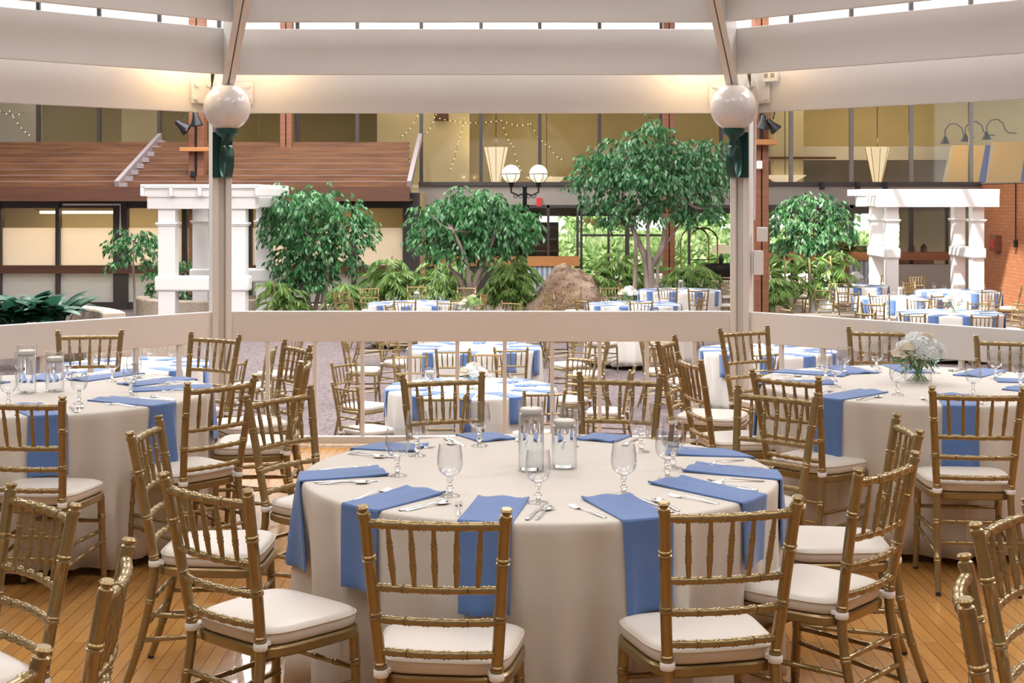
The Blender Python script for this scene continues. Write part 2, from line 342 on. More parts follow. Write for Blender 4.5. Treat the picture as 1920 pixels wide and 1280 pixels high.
# left storefront under the bleacher-like shingle roof
LW = 35.0
def XL(px): return X(px, LW)
def ZL(py): return Z(py, LW)
b_ = ZL(566)
struct('wall_storefront', MB().b2(-16, XL(772), LW - .1, LW + .1, FZ, b_).b2(-16, XL(772), LW - .1, LW + .1, ZL(390), 1.9), M['mull'], smooth=False)
mb = MB()
for a, b in ((-6, 5), (107, 114), (215, 241), (343, 352), (465, 474), (570, 578), (660, 668), (756, 787)):
    mb.b2(XL(a), XL(b), LW - .14, LW + .1, FZ, 1.9)
struct('trim_12', mb, M['mull'], smooth=False)
struct('trim_13', MB().b2(-16, XL(757), LW - .2, LW - .02, ZL(512), ZL(497)), M['darkwood'], smooth=False)
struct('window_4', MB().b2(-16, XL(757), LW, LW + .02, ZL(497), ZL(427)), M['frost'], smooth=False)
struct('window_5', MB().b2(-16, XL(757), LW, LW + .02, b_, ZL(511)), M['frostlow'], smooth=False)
struct('window_6', MB().b2(-16, XL(757), LW, LW + .02, ZL(427), ZL(390)), M['pane'], smooth=False)
struct('wall_office', MB().b2(-16, XL(772), LW + 3, LW + 3.1, FZ, 1.9).b2(XL(770), XL(785), LW, LW + 3, FZ, 1.9), M['warmroom'], smooth=False)
struct('ceiling', MB().b2(-16, XL(772), LW, LW + 3, 1.9, 2.0), M['tan'], smooth=False)
for x in (-11.3, -9.3, -7.0, -4.5): light('office_light', 'AREA', (x, LW + 1.4, 1.8), 30, (1, .88, .68), shape='RECTANGLE', size=1.6, size_y=1.4)
t = empty('pendant_light', (XL(130), LW + 1.2, 1.42), 0, 'long warm tube light glowing behind the left storefront glass', 'ceiling light')
MB().tube([(-1.1, 0, 0), (.9, 0, 0)], .035, 8).build('tube', M['tube'], t); MB().b2(-1.2, 1, -.06, .06, .04, .1).tube([(-.8, 0, .1), (-.8, 0, .48)], .008, 5).tube([(.6, 0, .1), (.6, 0, .48)], .008, 5).build('housing', M['brass'], t)
# white surface conduit
tag(MB().tube([(XL(122), LW - .16, ZL(383)), (XL(229), LW - .16, ZL(383)), (XL(229), LW - .16, ZL(440))], .03, 6).build('conduit', M['paintw']), 'white right-angled conduit above the left storefront windows', 'conduit')
# stepped shingle roof
rt = empty('stepped_roof', (-5, 36, 1.9), 0, 'red-brown stepped board roof over the storefront on the left', 'roof')
y0, z0, y1, z1 = 33.6, Z(352, 33.6), BW - .1, Z(267, BW - .1)
NB = 8
for k in range(NB):
    t0 = k / NB; yy = y0 + (y1 - y0) * t0; zz = z0 + (z1 - z0) * t0; dz = (z1 - z0) / NB; dy = (y1 - y0) / NB
    MB().b2(-14, X(766, yy), yy, yy + .06, zz + .01, zz + dz * .93).map(Matrix.Translation((5, -36, -1.9))).build('roof_board', M['roofwood'], rt, smooth=False)
    MB().b2(-14, X(766, yy), yy - .03, yy + .02, zz - .006, zz + .008).map(Matrix.Translation((5, -36, -1.9))).build('drip_edge', M['trimg'], rt, smooth=False)
    MB().b2(-14, X(766, yy), yy + .06, yy + dy + .1, zz + dz * .80, zz + dz * .88).map(Matrix.Translation((5, -36, -1.9))).build('shaded_tread', M['darkwood'], rt, smooth=False)  # dark wood puts the shade of the gaps between boards into colour
MB().b2(-14, X(768, 33.5), 33.45, 33.6, Z(377, 33.5), Z(350, 33.5)).map(Matrix.Translation((5, -36, -1.9))).build('fascia', M['darkwood'], rt, smooth=False)
MB().b2(-14, X(768, 33.5), 33.6, LW, Z(377, 33.5), Z(377, 33.5) + .06).map(Matrix.Translation((5, -36, -1.9))).build('soffit', M['darkwood'], rt, smooth=False)
for (pa, pb, nm) in ((222, 300, 'stringer'), (768, 788, 'end_panel')):
    a = Vector((X(pa, y0), y0 - .15, z0 + .0)); b = Vector((X(pb, y1), y1, z1 + .08)); m_ = MB().bar(a + Vector((0, 0, .06)), b + Vector((0, 0, .06)), .10, .20)
    if nm == 'stringer':
        for k in range(NB):
            q = a.lerp(b, (k + .35) / NB); m_.box(q + Vector((.12, 0, -.0)), (.2, .3, .12))
    m_.map(Matrix.Translation((5, -36, -1.9))).build(nm, M['trimg'], rt, smooth=False)
# brick wall right
BX = 12.27
struct('wall_right', MB().b2(BX, BX + .3, 20, BW, FZ, Z(345)), M['brick'], smooth=False)
struct('trim_14', MB().b2(BX - .03, BX + .33, 20, BW, Z(345), Z(343)), M['greyplaster'], smooth=False)
struct('wall_left', MB().b2(-15.3, -15, -6, BW, FZ, 9), M['greyplaster'], smooth=False)
struct('wall_rear', MB().b2(-15.3, 16, -6.3, -6, FZ, 9), M['greyplaster'], smooth=False)  # unseen wall added behind the camera to darken the near side
struct('wall_right', MB().b2(16, 16.3, -6.3, 20, FZ, 9).b2(BX, 16.3, 19.7, 20, FZ, 9), M['brickx'], smooth=False)
t = empty('wall_speaker', (BX, 36.6, Z(456, 36.6)), 0, 'small brown wall box mounted on the orange brick wall', 'box')
MB().b2(-.16, 0, -.22, .22, -.2, .2).build('housing', M['redwood'], t, bevel=.01); MB().b2(-.175, -.16, -.15, .15, -.14, .12).build('front_panel', M['red'], t)
t = empty('hanging_cord', (BX - .04, 35.25, 0), 0, 'thin black cord with plug hanging on the brick wall', 'cord')
MB().tube([(0, 0, Z(345)), (0, 0, .75)], .015, 6).build('wire', M['black'], t); MB().b2(-.04, .03, -.05, .05, .58, .75).build('plug', M['black'], t)

# ================================================================== GAZEBO
gz = empty('gazebo', (CEN.x, CEN.y, 0), 0, 'cream painted wooden octagonal gazebo with louvred roof boards and low railing', 'gazebo')
OFF = Matrix.Translation((-CEN.x, -CEN.y, 0))
def gz_part(mb, name, m=None, bevel=.005, parent=None, **k): return mb.map(OFF).build(name, m or M['paint'], parent or gz, bevel=bevel, smooth=False, **k)
SL = 1.04
for k in (-1, 0, 1, 2):
    p = vert(k); d = (CEN - p).normalized(); a = atan2(d.y, d.x) - pi / 2
    R = Matrix.Rotation(a, 3, 'Z'); sx = R @ Vector((1, 0, 0))
    post = gz_part(MB().box(p + sx * .047 + Vector((0, 0, 1.27 - .06)), (.042, .14, 2.66), a).box(p - sx * .047 + Vector((0, 0, 1.27 - .06)), (.042, .14, 2.66), a), 'post')
    gz_part(MB().box(p - d * .02 + Vector((0, 0, 1.20)), (.05, .10, 2.6), a), 'post_core')
    # rafter: a pair of planks with a dark slot
    a0 = p + d * .0 + Vector((0, 0, 2.425)); a1 = p + d * RAD * .96 + Vector((0, 0, 2.425 + RAD * .96 * SL))
    for s in (-1, 1): gz_part(MB().bar(a0 + sx * s * .025, a1 + sx * s * .025, .042, .25), 'rafter')
    gz_part(MB().bar(a0 + Vector((0, 0, .02)), a1 + Vector((0, 0, .02)), .012, .22), 'rafter_slot_shade', M['black'], bevel=0)  # black bar put in for the shade in the slot between planks
for k in (-1, 0, 1):
    A, B = vert(k), vert(k + 1); u = (B - A).normalized(); nrm = Vector((-u.y, u.x, 0)); nrm = nrm if nrm.dot(CEN - A) < 0 else -nrm   # outward
    L = (B - A).length
    gz_part(MB().bar(A + u * .06 + nrm * .0 + Vector((0, 0, .848)), B - u * .06 + Vector((0, 0, .848)), .045, .215), 'rail_board')
    gz_part(MB().bar(A + u * .05 + Vector((0, 0, .045)), B - u * .05 + Vector((0, 0, .045)), .05, .05), 'bottom_rail')
    for i in range(1, 11):
        q = A + u * (L * i / 11); gz_part(MB().box(q + Vector((0, 0, .40)), (.028, .028, .70), atan2(u.y, u.x)), 'baluster', bevel=0)
    for t in range(7):
        f = t * .0625; a_ = A.lerp(CEN, f); b_2 = B.lerp(CEN, f); zb = (2.36, 2.606, 2.934)[t] if t < 3 else 2.934 + .32 * (t - 2)
        if t == 0: a_ = a_ + nrm * .05; b_2 = b_2 + nrm * .05
        gz_part(MB().bar(a_ + u * .056 + Vector((0, 0, zb + .158)), b_2 - u * .056 + Vector((0, 0, zb + .158)), .038, .315), 'roof_board', bevel=.004)
    for e, s in ((A, 1), (B, -1)):
        q = e + u * s * .15 - nrm * (-.025) - nrm * .0 + Vector((0, 0, 2.50))
        pl = gz_part(MB().box(q - nrm * .0 - nrm * .05 + nrm * .05 - nrm * .012, (.16, .012, .16), atan2(u.y, u.x)), 'bracket_plate', bevel=.002)
        for bx in (-.05, .05):
            for bz in (-.05, .05):
                bo = MB(); c = q - nrm * .02 + u * bx + Vector((0, 0, bz)); bo.tube([c, c - nrm * .02], .014, 6); gz_part(bo, 'bolt', parent=pl, bevel=0)
# little warm lamps tucked above the eave boards beside the posts
for (k, s, e) in ((1, -1, 5), (1, 1, 9), (0, 1, 8), (0, -1, 2)):
    p = vert(k); q = vert(k + (0 if s > 0 else 0)) ; nb = vert(k + 1) if s > 0 else vert(k - 1); u = (nb - p).normalized()
    c = p + u * .3 + (CEN - p).normalized() * .19 + Vector((0, 0, 2.78))
    t = tag(MB().sphere((0, 0, 0), .025, 8).build('mini_bulb', M['bulb'], loc=c), 'tiny warm bulb tucked behind the gazebo roof boards', 'bulb', 'warm bulbs behind the roof boards')
    light('bulb_light', 'POINT', c + Vector((0, 0, -.04)), e * .36, (1, .66, .30), shadow_soft_size=.04)
# outlet and junction boxes on the right post
p = vert(0)
t = empty('outlet_box', (1.80, DR - .19, 2.61), radians(-45), 'white electrical outlet box on the right gazebo post top', 'outlet')
MB().box((0, 0, 0), (.12, .03, .085)).build('cover', M['paintw'], t, bevel=.004)
MB().box((-.028, -.017, .0), (.03, .006, .03)).box((.028, -.017, 0), (.03, .006, .03)).build('socket', M['greyplaster'], t)
for z_, h_ in ((1.30, .17), (1.50, .1)):
    tag(MB().box((0, 0, 0), (.07, .05, h_)).build('junction_box', M['paintw'], loc=(1.74 if h_ > .12 else 1.77, DR - .03, z_), bevel=.004), ('tall pale switch box on the right gazebo post' if h_ > .12 else 'small white box above the switch box on right post'), 'switch box')
tag(MB().tube([(1.70, DR - .07, 2.95), (1.71, DR - .07, 2.62), (1.74, DR - .09, 2.5), (1.715, DR - .07, 2.3), (1.712, DR - .04, 1.6)], .008, 6).build('power_cable', M['paintw']), 'white power cable running down the right gazebo post', 'cable')

def lantern(k, label):
    p = vert(k); d = (CEN - p).normalized(); rz = atan2(d.y, d.x) + pi / 2     # local -Y points at the centre
    t = empty('post_lantern', (p.x + d.x * .071, p.y + d.y * .071, 0), rz, label, 'lantern', 'globe lanterns on the gazebo posts')
    MB().b2(-.07, .07, -.02, 0, 1.90, 2.22).build('backplate', M['green'], t, bevel=.004)
    # scroll bracket: a flat band bent like a curl
    pts = [(-.02, 2.10), (-.05, 2.135)]
    for i in range(34):
        a = radians(100 + 430 * i / 33); k_ = 1 if i < 20 else 1 - .62 * (i - 20) / 13; pts.append((-.150 - .118 * k_ * cos(a), 2.035 + .132 * k_ * sin(a) - .05 * (1 - k_)))
    m_ = MB(); rows = []
    for wx in (-.028, .028): rows.append([Vector((wx, y, z)) for y, z in pts])
    m_.grid(rows); o = m_.build('scroll_bracket', M['green'], t); sm = o.modifiers.new('s', 'SOLIDIFY'); sm.thickness = .007
    MB().tube([(0, -.01, 2.155), (0, -.10, 2.16), (0, -.15, 2.17)], .013, 8).build('arm', M['green'], t)
    MB().lathe([(.03, 2.15), (.035, 2.175), (.075, 2.205), (.08, 2.235), (.06, 2.24)], (0, -.17, 0), 20).build('fitter', M['green'], t)
    MB().sphere((0, -.17, 2.385), .163, 40).build('globe', M['globe'], t)
lantern(1, 'white globe lantern on green scroll bracket, left gazebo post')
lantern(0, 'white globe lantern on green scroll bracket, right gazebo post')
# ================================================================== CHAIRS
def bamboo(mb, pts, r, n=10, rings=(), hi=True, samples=14, ends=None):
    """a tube along a smooth curve through pts with double bamboo ridges at fractions rings"""
    P = [Vector(p) for p in pts]; seg = [0]
    for a, b in zip(P, P[1:]): seg.append(seg[-1] + (b - a).length)
    L = seg[-1]
    def ev(t):
        s_ = t * L; i = 0
        while i < len(P) - 2 and s_ > seg[i + 1]: i += 1
        u = (s_ - seg[i]) / max(1e-9, seg[i + 1] - seg[i])
        p0 = P[max(i - 1, 0)]; p1 = P[i]; p2 = P[i + 1]; p3 = P[min(i + 2, len(P) - 1)]
        return p1 * (1 - u) + p2 * u if len(P) < 3 else .5 * ((2 * p1) + (p2 - p0) * u + (2 * p0 - 5 * p1 + 4 * p2 - p3) * u * u + (3 * p1 - p0 - 3 * p2 + p3) * u ** 3)
    rf = r if callable(r) else (lambda t: r)
    st = {0.0: 1.0, 1.0: 1.0}
    for k in range(1, samples): st[k / samples] = 1.0
    for g in rings:
        if hi:
            for dx, f in ((-.011, 1.0), (-.0075, 1.19), (-.0045, 1.17), (0, .98), (.0045, 1.17), (.0075, 1.19), (.011, 1.0)): st[min(1, max(0, g + dx / L))] = f
        else:
            for dx, f in ((-.012, 1.0), (-.005, 1.16), (.005, 1.16), (.012, 1.0)): st[min(1, max(0, g + dx / L))] = f
    if not hi:
        keep = set([0.0, 1.0]); 
    ks = sorted(st); mb.tube([ev(t) for t in ks], [rf(t) * st[t] for t in ks], n); return mb
def rear_x(z): return .160 + (.194 - .160) * max(0, (z - .44)) / .48 if z > .44 else .160 + (.44 - z) * .03
def rear_y(z): return -.185 - .078 * max(0, (z - .44) / .48) ** 1.15 if z > .44 else -.185 - .105 * ((.44 - z) / .44) ** 1.6
def cushion_outline(s, e=0, n=40):
    out = []
    for k in range(n):
        t = 2 * pi * k / n; c, q = cos(t), sin(t); y = abs(q) ** .42 * (1 if q >= 0 else -1); x = abs(c) ** .42 * (1 if c >= 0 else -1)
        wd = .198 + .016 * y - .012 * (y < 0) * 0
        out.append((x * (wd * s + e), y * (.188 * s + e) + .012))
    return out
def make_chair(hi):
    n = 12 if hi else 6; sp = 14 if hi else 4
    t = empty('banquet_chair', (0, 0, -50))
    for s in (-1, 1):
        zs = (0.012, .10, .22, .34, .44, .56, .68, .80, .895)
        m = MB(); bamboo(m, [(s * rear_x(z), rear_y(z), z) for z in zs], lambda u: .0135 + .0035 * min(1, u * 1.6), n, (.16, .34, .52, .68, .86) if hi else (.34, .68, .86), hi, sp)
        c = Vector((s * .1945, rear_y(.9), .89)); d = Vector((s * .07, -.17, 1)).normalized(); m.tube([c, c + d * .012, c + d * .016, c + d * .02, c + d * .027, c + d * .032], [.0175, .0175, .0125, .0125, .0185, .014], n)
        o = m.build('back_post', M['gold'], t)
        if hi: MB().tube([(s * rear_x(.01), rear_y(.006), 0), (s * rear_x(.012), rear_y(.012), .018)], .0125, 10).build('foot_cap', M['rubber'], o)
        m = MB(); bamboo(m, [(s * .185, .165, .41), (s * .188, .175, .2), (s * .192, .185, .012)], lambda u: .0165 - .004 * u, n, (.25, .5, .75) if hi else (.5,), hi, sp)
        o = m.build('front_leg', M['gold'], t)
        if hi: MB().tube([(s * .192, .185, 0), (s * .192, .185, .02)], .012, 10).build('foot_cap', M['rubber'], o)
        z = .445; m = MB().lathe([(.0195, -.011), (.0215, -.008), (.0215, .008), (.0195, .011)], (s * rear_x(z), rear_y(z), z), n)
        if hi: m.box((s * .15, -.165, .448), (.03, .03, .012))
        m.build('cushion_tie', M['strap'], t)
    def rail(z, sag, r, name, rg):
        m = MB(); pts = [((2 * k / 6 - 1) * rear_x(z), rear_y(z) - sag * (1 - (2 * k / 6 - 1) ** 2), z) for k in range(7)]
        bamboo(m, pts, r, n, rg, hi, 12 if hi else 6); m.build(name, M['gold'], t)
    rail(.872, .022, .0125, 'top_rail', (.12, .27, .42, .58, .73, .88)); rail(.692, .022, .011, 'cross_rail', (.12, .27, .42, .58, .73, .88))
    rail(.600, .022, .011, 'cross_rail', (.12, .27, .42, .58, .73, .88) if hi else (.3, .7)); rail(.508, .022, .011, 'cross_rail', (.12, .27, .42, .58, .73, .88) if hi else (.3, .7))
    for k in range(5):
        u = (k - 2) / 3.0; a = (u * rear_x(.692) * .97, rear_y(.692) - .022 * (1 - u * u), .695); b = (u * rear_x(.872), rear_y(.872) - .022 * (1 - u * u), .870)
        m = MB(); bamboo(m, [a, b], lambda q: .0062 + .0028 * sin(pi * min(1, max(0, q * 1.1))), 8 if hi else 5, (.33, .68) if hi else (.5,), hi, 6 if hi else 2); m.build('spindle', M['gold'], t)
    # seat frame: a rounded ring with chamfered underside
    ro = cushion_outline(1.0, .006, 32); m = MB(); rows = []
    for f, z in ((.96, .402), (1.0, .408), (1.0, .430), (.97, .436), (.55, .436), (.55, .402)):
        rows.append([Vector((x * f, y * f, z)) for x, y in ro] + [Vector((ro[0][0] * f, ro[0][1] * f, z))])
    m.grid(rows); m.f.append([i for i in range(33 * 4, 33 * 5 - 1)]); m.build('seat_frame', M['gold'], t)
    m = MB(); ss = [(.86, .0, .437), (.97, .0, .439), (1.0, .0, .447), (1.0, .0, .472), (.975, 0, .482), (.90, 0, .488), (.70, 0, .493), (.40, 0, .496), (.0, 0, .497)]
    m.grid([[Vector((x, y, z)) for x, y in (lambda o: o + o[:1])(cushion_outline(s, e, 40 if hi else 20))] for s, e, z in ss]); cu = m.build('cushion', M['cushion'], t, ang=80)
    if hi: MB().tube([(x, y, .4745) for x, y in cushion_outline(1.0, .001, 48)], .0028, 5, closed=True).build('piping', M['piping'], cu)
    def st(a, b, r=.009): m = MB(); bamboo(m, [a, b], r, 8 if hi else 5, (.25, .5, .75) if hi else (), hi, 4 if hi else 2); m.build('stretcher', M['gold'], t)
    for s in (-1, 1):
        st((s * rear_x(.26), rear_y(.26), .26), (s * .187, .173, .26)); st((s * rear_x(.19), rear_y(.17), .17), (s * .19, .18, .21))
    st((-.187, .174, .30), (.187, .174, .30)); st((-.165, rear_y(.22), .22), (.165, rear_y(.22), .22)); st((-.163, rear_y(.31), .31), (.163, rear_y(.31), .31))
    return t
HI = make_chair(True); LO = make_chair(False); used = {}
WORDS = ['front', 'front right', 'right front', 'right', 'right rear', 'rear right', 'rear', 'rear left', 'left rear', 'left', 'left front', 'front left']
taken = {}
def word(tkey, x, y, cx, cy):
    a = (math.degrees(atan2(y - cy, x - cx)) + 90) % 360; order = sorted(range(12), key=lambda i: abs((a - i * 30 + 180) % 360 - 180))
    tk = taken.setdefault(tkey, set())
    for i in order:
        if i not in tk: tk.add(i); return WORDS[i]
    return 'inner ' + WORDS[order[0]]
TAB = dict(T1=(.098, 5.25, 0), T2=(-2.4, 7.38, 0), T3=(2.17, 7.74, 0), T4=(-2.2, 3.05, 0), T5=(2.3, 3.0, 0), M1=(-.41, 14.5, FZ), M2=(-.48, 18.4, FZ), M3=(-4.3, 16.5, FZ), M4=(3.19, 18.1, FZ),
           U0=(-.65, 23.6, FZ), U1=(-1.75, 26.2, FZ), U2=(2.17, 26.0, FZ), U3=(3.46, 30.0, FZ), R1=(7.3, 31.5, FZ), R2=(7.35, 27.6, FZ), R3=(7.25, 24.0, FZ), R4=(9.1, 29.6, FZ), M6=(2.0, 23.2, FZ))
TNAME = dict(T1='the central foreground table', T2='the left gazebo table', T3='the right gazebo table', T4='the table off lower left', T5='the table off lower right',
             M1='the nearest table past the railing', M2='the second table past the railing', M3='the table past the left railing', M4='the table past the right railing',
             U0='the table showing over the rail', U1='the table left of the boulder', U2='the table right of the boulder', U3='the table under tallest tree', R1='the sunlit table left of pergola',
             R2='the sunlit table before pergola', R3='the nearest sunlit table', R4='the sunlit table inside pergola', M6='the table behind the right balusters')
chairs = []     # (table, x, y, rz)
def put_chair(tk, x, y, rz, hi):
    z = TAB[tk][2]; wd = word(tk, x, y, TAB[tk][0], TAB[tk][1]); src = HI if hi else LO
    o = src if not used.get(hi) else copy_tree(src); used[hi] = True
    o.location = (x, y, z); o.rotation_euler = (0, 0, radians(rz))
    o['label'] = 'gold chair with ivory seat, %s of %s' % (wd, TNAME[tk]); o['category'] = 'chair'; o['group'] = 'gold bamboo-look banquet chairs'
    chairs.append((tk, x, y)); return wd
CH = [('T1', -0.182, 4.17, -6), ('T1', 0.553, 4.276, 12), ('T1', 1.0, 4.798, 49), ('T1', 1.213, 5.426, 87), ('T1', 0.988, 6.142, 140), ('T1', 0.451, 6.669, 166), ('T1', -0.249, 6.657, -162), ('T1', -0.794, 6.143, -125), ('T1', -1.094, 5.363, -91), ('T1', -0.737, 4.48, -40),
      ('T3', 1.5, 7.123, -48), ('T3', 1.194, 7.736, -79), ('T3', 1.166, 8.573, -111), ('T3', 1.638, 9.205, -150), ('T3', 2.32, 9.16, 166), ('T3', 2.084, 6.675, -6), ('T3', 2.906, 8.53, 157),
      ('T2', -1.545, 6.893, 50), ('T2', -2.635, 8.927, -172), ('T2', -1.969, 8.758, 150), ('T2', -1.473, 8.282, 120), ('T2', -1.346, 7.621, 91), ('T2', -2.055, 6.397, -7),
      ('T4', -1.515, 3.912, 134), ('T4', -1.17, 3.32, 98), ('T4', -1.19, 2.62, 66), ('T5', 1.252, 3.13, -107), ('T5', 1.517, 3.716, -128)]
for tk, x, y, rz in CH: put_chair(tk, x, y, rz, True)
CL = [('M1', -0.64, 13.12, 7), ('M1', 0.23, 13.44, 15), ('M1', -1.07, 16.06, -163), ('M1', -0.28, 16.26, -179), ('M1', 0.61, 15.86, 141), ('M1', 0.98, 14.97, 78), ('M2', -0.71, 17.1, 5), ('M2', 0.01, 17.24, -5), ('M1', -1.58, 15.35, -124), ('M1', -1.37, 13.74, -47),
      ('M3', -3.07, 17.01, 84), ('M4', 2.8, 16.79, 22), ('M3', -3.2, 15.7, 55), ('M2', -1.9, 18.6, -92), ('M2', -1.5, 19.5, -130), ('M2', .75, 19.2, 125), ('M2', .95, 18.2, 82), ('M4', 2.0, 17.4, -60), ('M4', 1.9, 18.5, -100),
      ('M6', 2.2, 21.85, 5), ('M6', 1.35, 22.0, -30), ('M6', .75, 22.9, -80), ('M3', -2.95, 18.2, 130)]
for tk, x, y, rz in CL: put_chair(tk, x, y, rz, False)
FARPX = [('U1', 691, 537), ('U1', 779, 534), ('U1', 876, 536), ('U1', 905, 549), ('U0', 943, 566), ('U0', 732, 570), ('U0', 840, 564), ('U0', 1005, 571), ('U1', 769, 558), ('U1', 848, 558), ('U1', 665, 556), ('U0', 668, 578), ('U1', 640, 545),
         ('U2', 1030, 546), ('U2', 1070, 538), ('U2', 1101, 559), ('U2', 1198, 561), ('U2', 1146, 536), ('U3', 1175, 515), ('U3', 1208, 530), ('U3', 1250, 514), ('U3', 1255, 538), ('U3', 1297, 530), ('U2', 1287, 556), ('U3', 1312, 541), ('U3', 1332, 514), ('U3', 1364, 517),
         ('R3', 1473, 575), ('R1', 1496, 516), ('R1', 1570, 509), ('R1', 1545, 540), ('R1', 1578, 527), ('R1', 1590, 546), ('R2', 1654, 550), ('R2', 1641, 566), ('R3', 1626, 583), ('R2', 1720, 559), ('R3', 1712, 586), ('R1', 1665, 513), ('R4', 1718, 516), ('R4', 1758, 530), ('R2', 1764, 551), ('R4', 1833, 533), ('R4', 1857, 542),
         ('R2', 1836, 564), ('R3', 1845, 589), ('R3', 1912, 566)]
for tk, px, py in FARPX:
    q = at(px, py, z=.02); cx, cy, _ = TAB[tk]; f = Vector((cx - q.x, cy - q.y)); L_ = f.length; f.normalize()
    if L_ < 1.2: q.x = cx - f.x * 1.2; q.y = cy - f.y * 1.2
    p = Vector((q.x, q.y)) + f * .24
    put_chair(tk, p.x, p.y, math.degrees(atan2(-f.x, f.y)) + random.uniform(-9, 9), False)
# ================================================================== TABLES
R = .85; TZ = .765
def cloth_fn(seed, drop):
    rnd = random.Random(seed); ph = [rnd.uniform(0, 6.28) for _ in range(6)]
    def f(th, d):
        u = max(0, d) / drop; a = .085 * u ** .8; w_ = .9 * (1 - 2 * abs(sin(11 * th + ph[0] + .7 * sin(5 * th))) ** .9) + .45 * (1 - 2 * abs(sin(18 * th + ph[1] + .9 * sin(3 * th)))) + .4 * sin(7 * th + ph[2]); w_ = w_ / 1.3
        w_ = w_ if w_ < 0 else w_ * 1.15
        return R + .004 + .004 * u + a * (w_ - .35) * (.75 + .25 * sin(3 * th + ph[4]))
    return f
def make_cloth(seed, drop, seg, mat_, parent=None, z0=TZ):
    fn = cloth_fn(seed, drop); rows = []; rnd = random.Random(seed)
    for r in (.0, .2, .4, .6, .75, .83): rows.append([Vector((r * cos(2 * pi * k / seg), r * sin(2 * pi * k / seg), z0 + .0)) for k in range(seg + 1)])
    for a in (25, 50, 75): rows.append([Vector(((.838 + .012 * sin(radians(a))) * cos(2 * pi * k / seg), (.838 + .012 * sin(radians(a))) * sin(2 * pi * k / seg), z0 - .012 * (1 - cos(radians(a))))) for k in range(seg + 1)])
    for d in (.03, .07, .12, .18, .26, .34, .43, .52, .61, drop):
        row = []
        for k in range(seg + 1):
            th = 2 * pi * (k % seg) / seg; r = fn(th, d); zz = z0 - d + (.012 * sin(7 * th + seed) if d == drop else 0); row.append(Vector((r * cos(th), r * sin(th), zz)))
        rows.append(row)
    m = MB().grid(rows); o = m.build('tablecloth', mat_, parent, ang=89); sf = o.modifiers.new('s', 'SOLIDIFY'); sf.thickness = .0025; sf.offset = -1
    return o, fn
tbl_src = None
def table_frame(tk):
    global tbl_src
    cx, cy, z = TAB[tk]
    if tbl_src is None:
        t = empty('round_table', (0, 0, 0)); MB().lathe([(.01, .735), (.835, .735), (.838, .742), (.838, .757), (.832, .762), (.01, .762)], n=48).build('tabletop', M['redwood'], t)
        for s in (-1, 1):
            for q in (-1, 1): MB().tube([(s * .42, q * .36, .735), (s * .42, q * .36, .0)], .016, 8).build('leg', M['black'], t)
        for s in (-1, 1): MB().tube([(s * .42, -.36, .2), (s * .42, .36, .2)], .01, 6).build('brace', M['black'], t)
        tbl_src = t; o = t
    else: o = copy_tree(tbl_src)
    o.location = (cx, cy, z); tag(o, 'round folding banquet table hidden under the cloth of ' + TNAME[tk][4:], 'table', 'round banquet tables'); return o
def napkin(name_tk, wd, fn, a, b, drop, w=.165, hi=True, curl=0., spread=0., side=0., floor_to=None):
    """folded napkin lying from a (inner end) over the rim towards b, local to the table centre"""
    a = Vector((a[0], a[1])); b = Vector((b[0], b[1])); d = (b - a).normalized(); e = Vector((d.y, -d.x)); nu = 9 if hi else 3
    rows = []; ns = 10 if hi else 3; nd = 12 if hi else 4; rr = R + .004
    for side_ in (0,):
        for i in range(ns + nd + 3):
            row = []
            for k in range(nu):
                u = (k / (nu - 1) - .5) * w; o = a + e * u
                bb = o.dot(d); cc = o.dot(o) - rr * rr; s = -bb + sqrt(max(1e-6, bb * bb - cc))     # distance to the rim
                if i < ns:
                    t = i / (ns - 1) if ns > 1 else 0; q = o + d * (s - .006) * t
                    z = .010 + (.006 * sin(u * 45 + 1.5) * (1 - t) ** 2 + curl * (1 - t) ** 3 * (abs(u) / w * 2) ** 2 if hi else 0) - .002 * t
                    row.append(Vector((q.x, q.y, TZ + z)))
                else:
                    j = i - ns; rim = o + d * s; th = atan2(rim.y, rim.x)
                    if j < 3: dz = (.002, .008, .016)[j]; ex = (.007, .012, .0125)[j]
                    else: dz = .016 + (drop - .016) * (j - 2) / nd; ex = .0125 + .012 * (j - 2) / nd
                    th2 = th + (spread * (u / w) + side) * dz / R
                    r = (fn(th2, dz) - R - .004) * .55 + R + .010 if dz < .5 else fn(th2, dz) + .006
                    r = max(r, fn(th2, dz) + .006) + ex - .006 + .006 * sin(u * 40 + 2) * dz
                    row.append(Vector((r * cos(th2), r * sin(th2), TZ + .010 - dz)))
            rows.append(row)
    m = MB().grid(rows); o = m.build('napkin', M['blue'], ang=75); sf = o.modifiers.new('s', 'SOLIDIFY'); sf.thickness = .007 if hi else .006; sf.offset = -1 if True else 1
    if hi: bv = o.modifiers.new('b', 'BEVEL'); bv.width = .0025; bv.segments = 2
    cx, cy, z = TAB[name_tk]; o.location = (cx, cy, z)
    tag(o, 'blue folded napkin draped at the %s of %s' % (wd, TNAME[name_tk]), 'napkin', 'blue napkins draped over the table edges'); return o
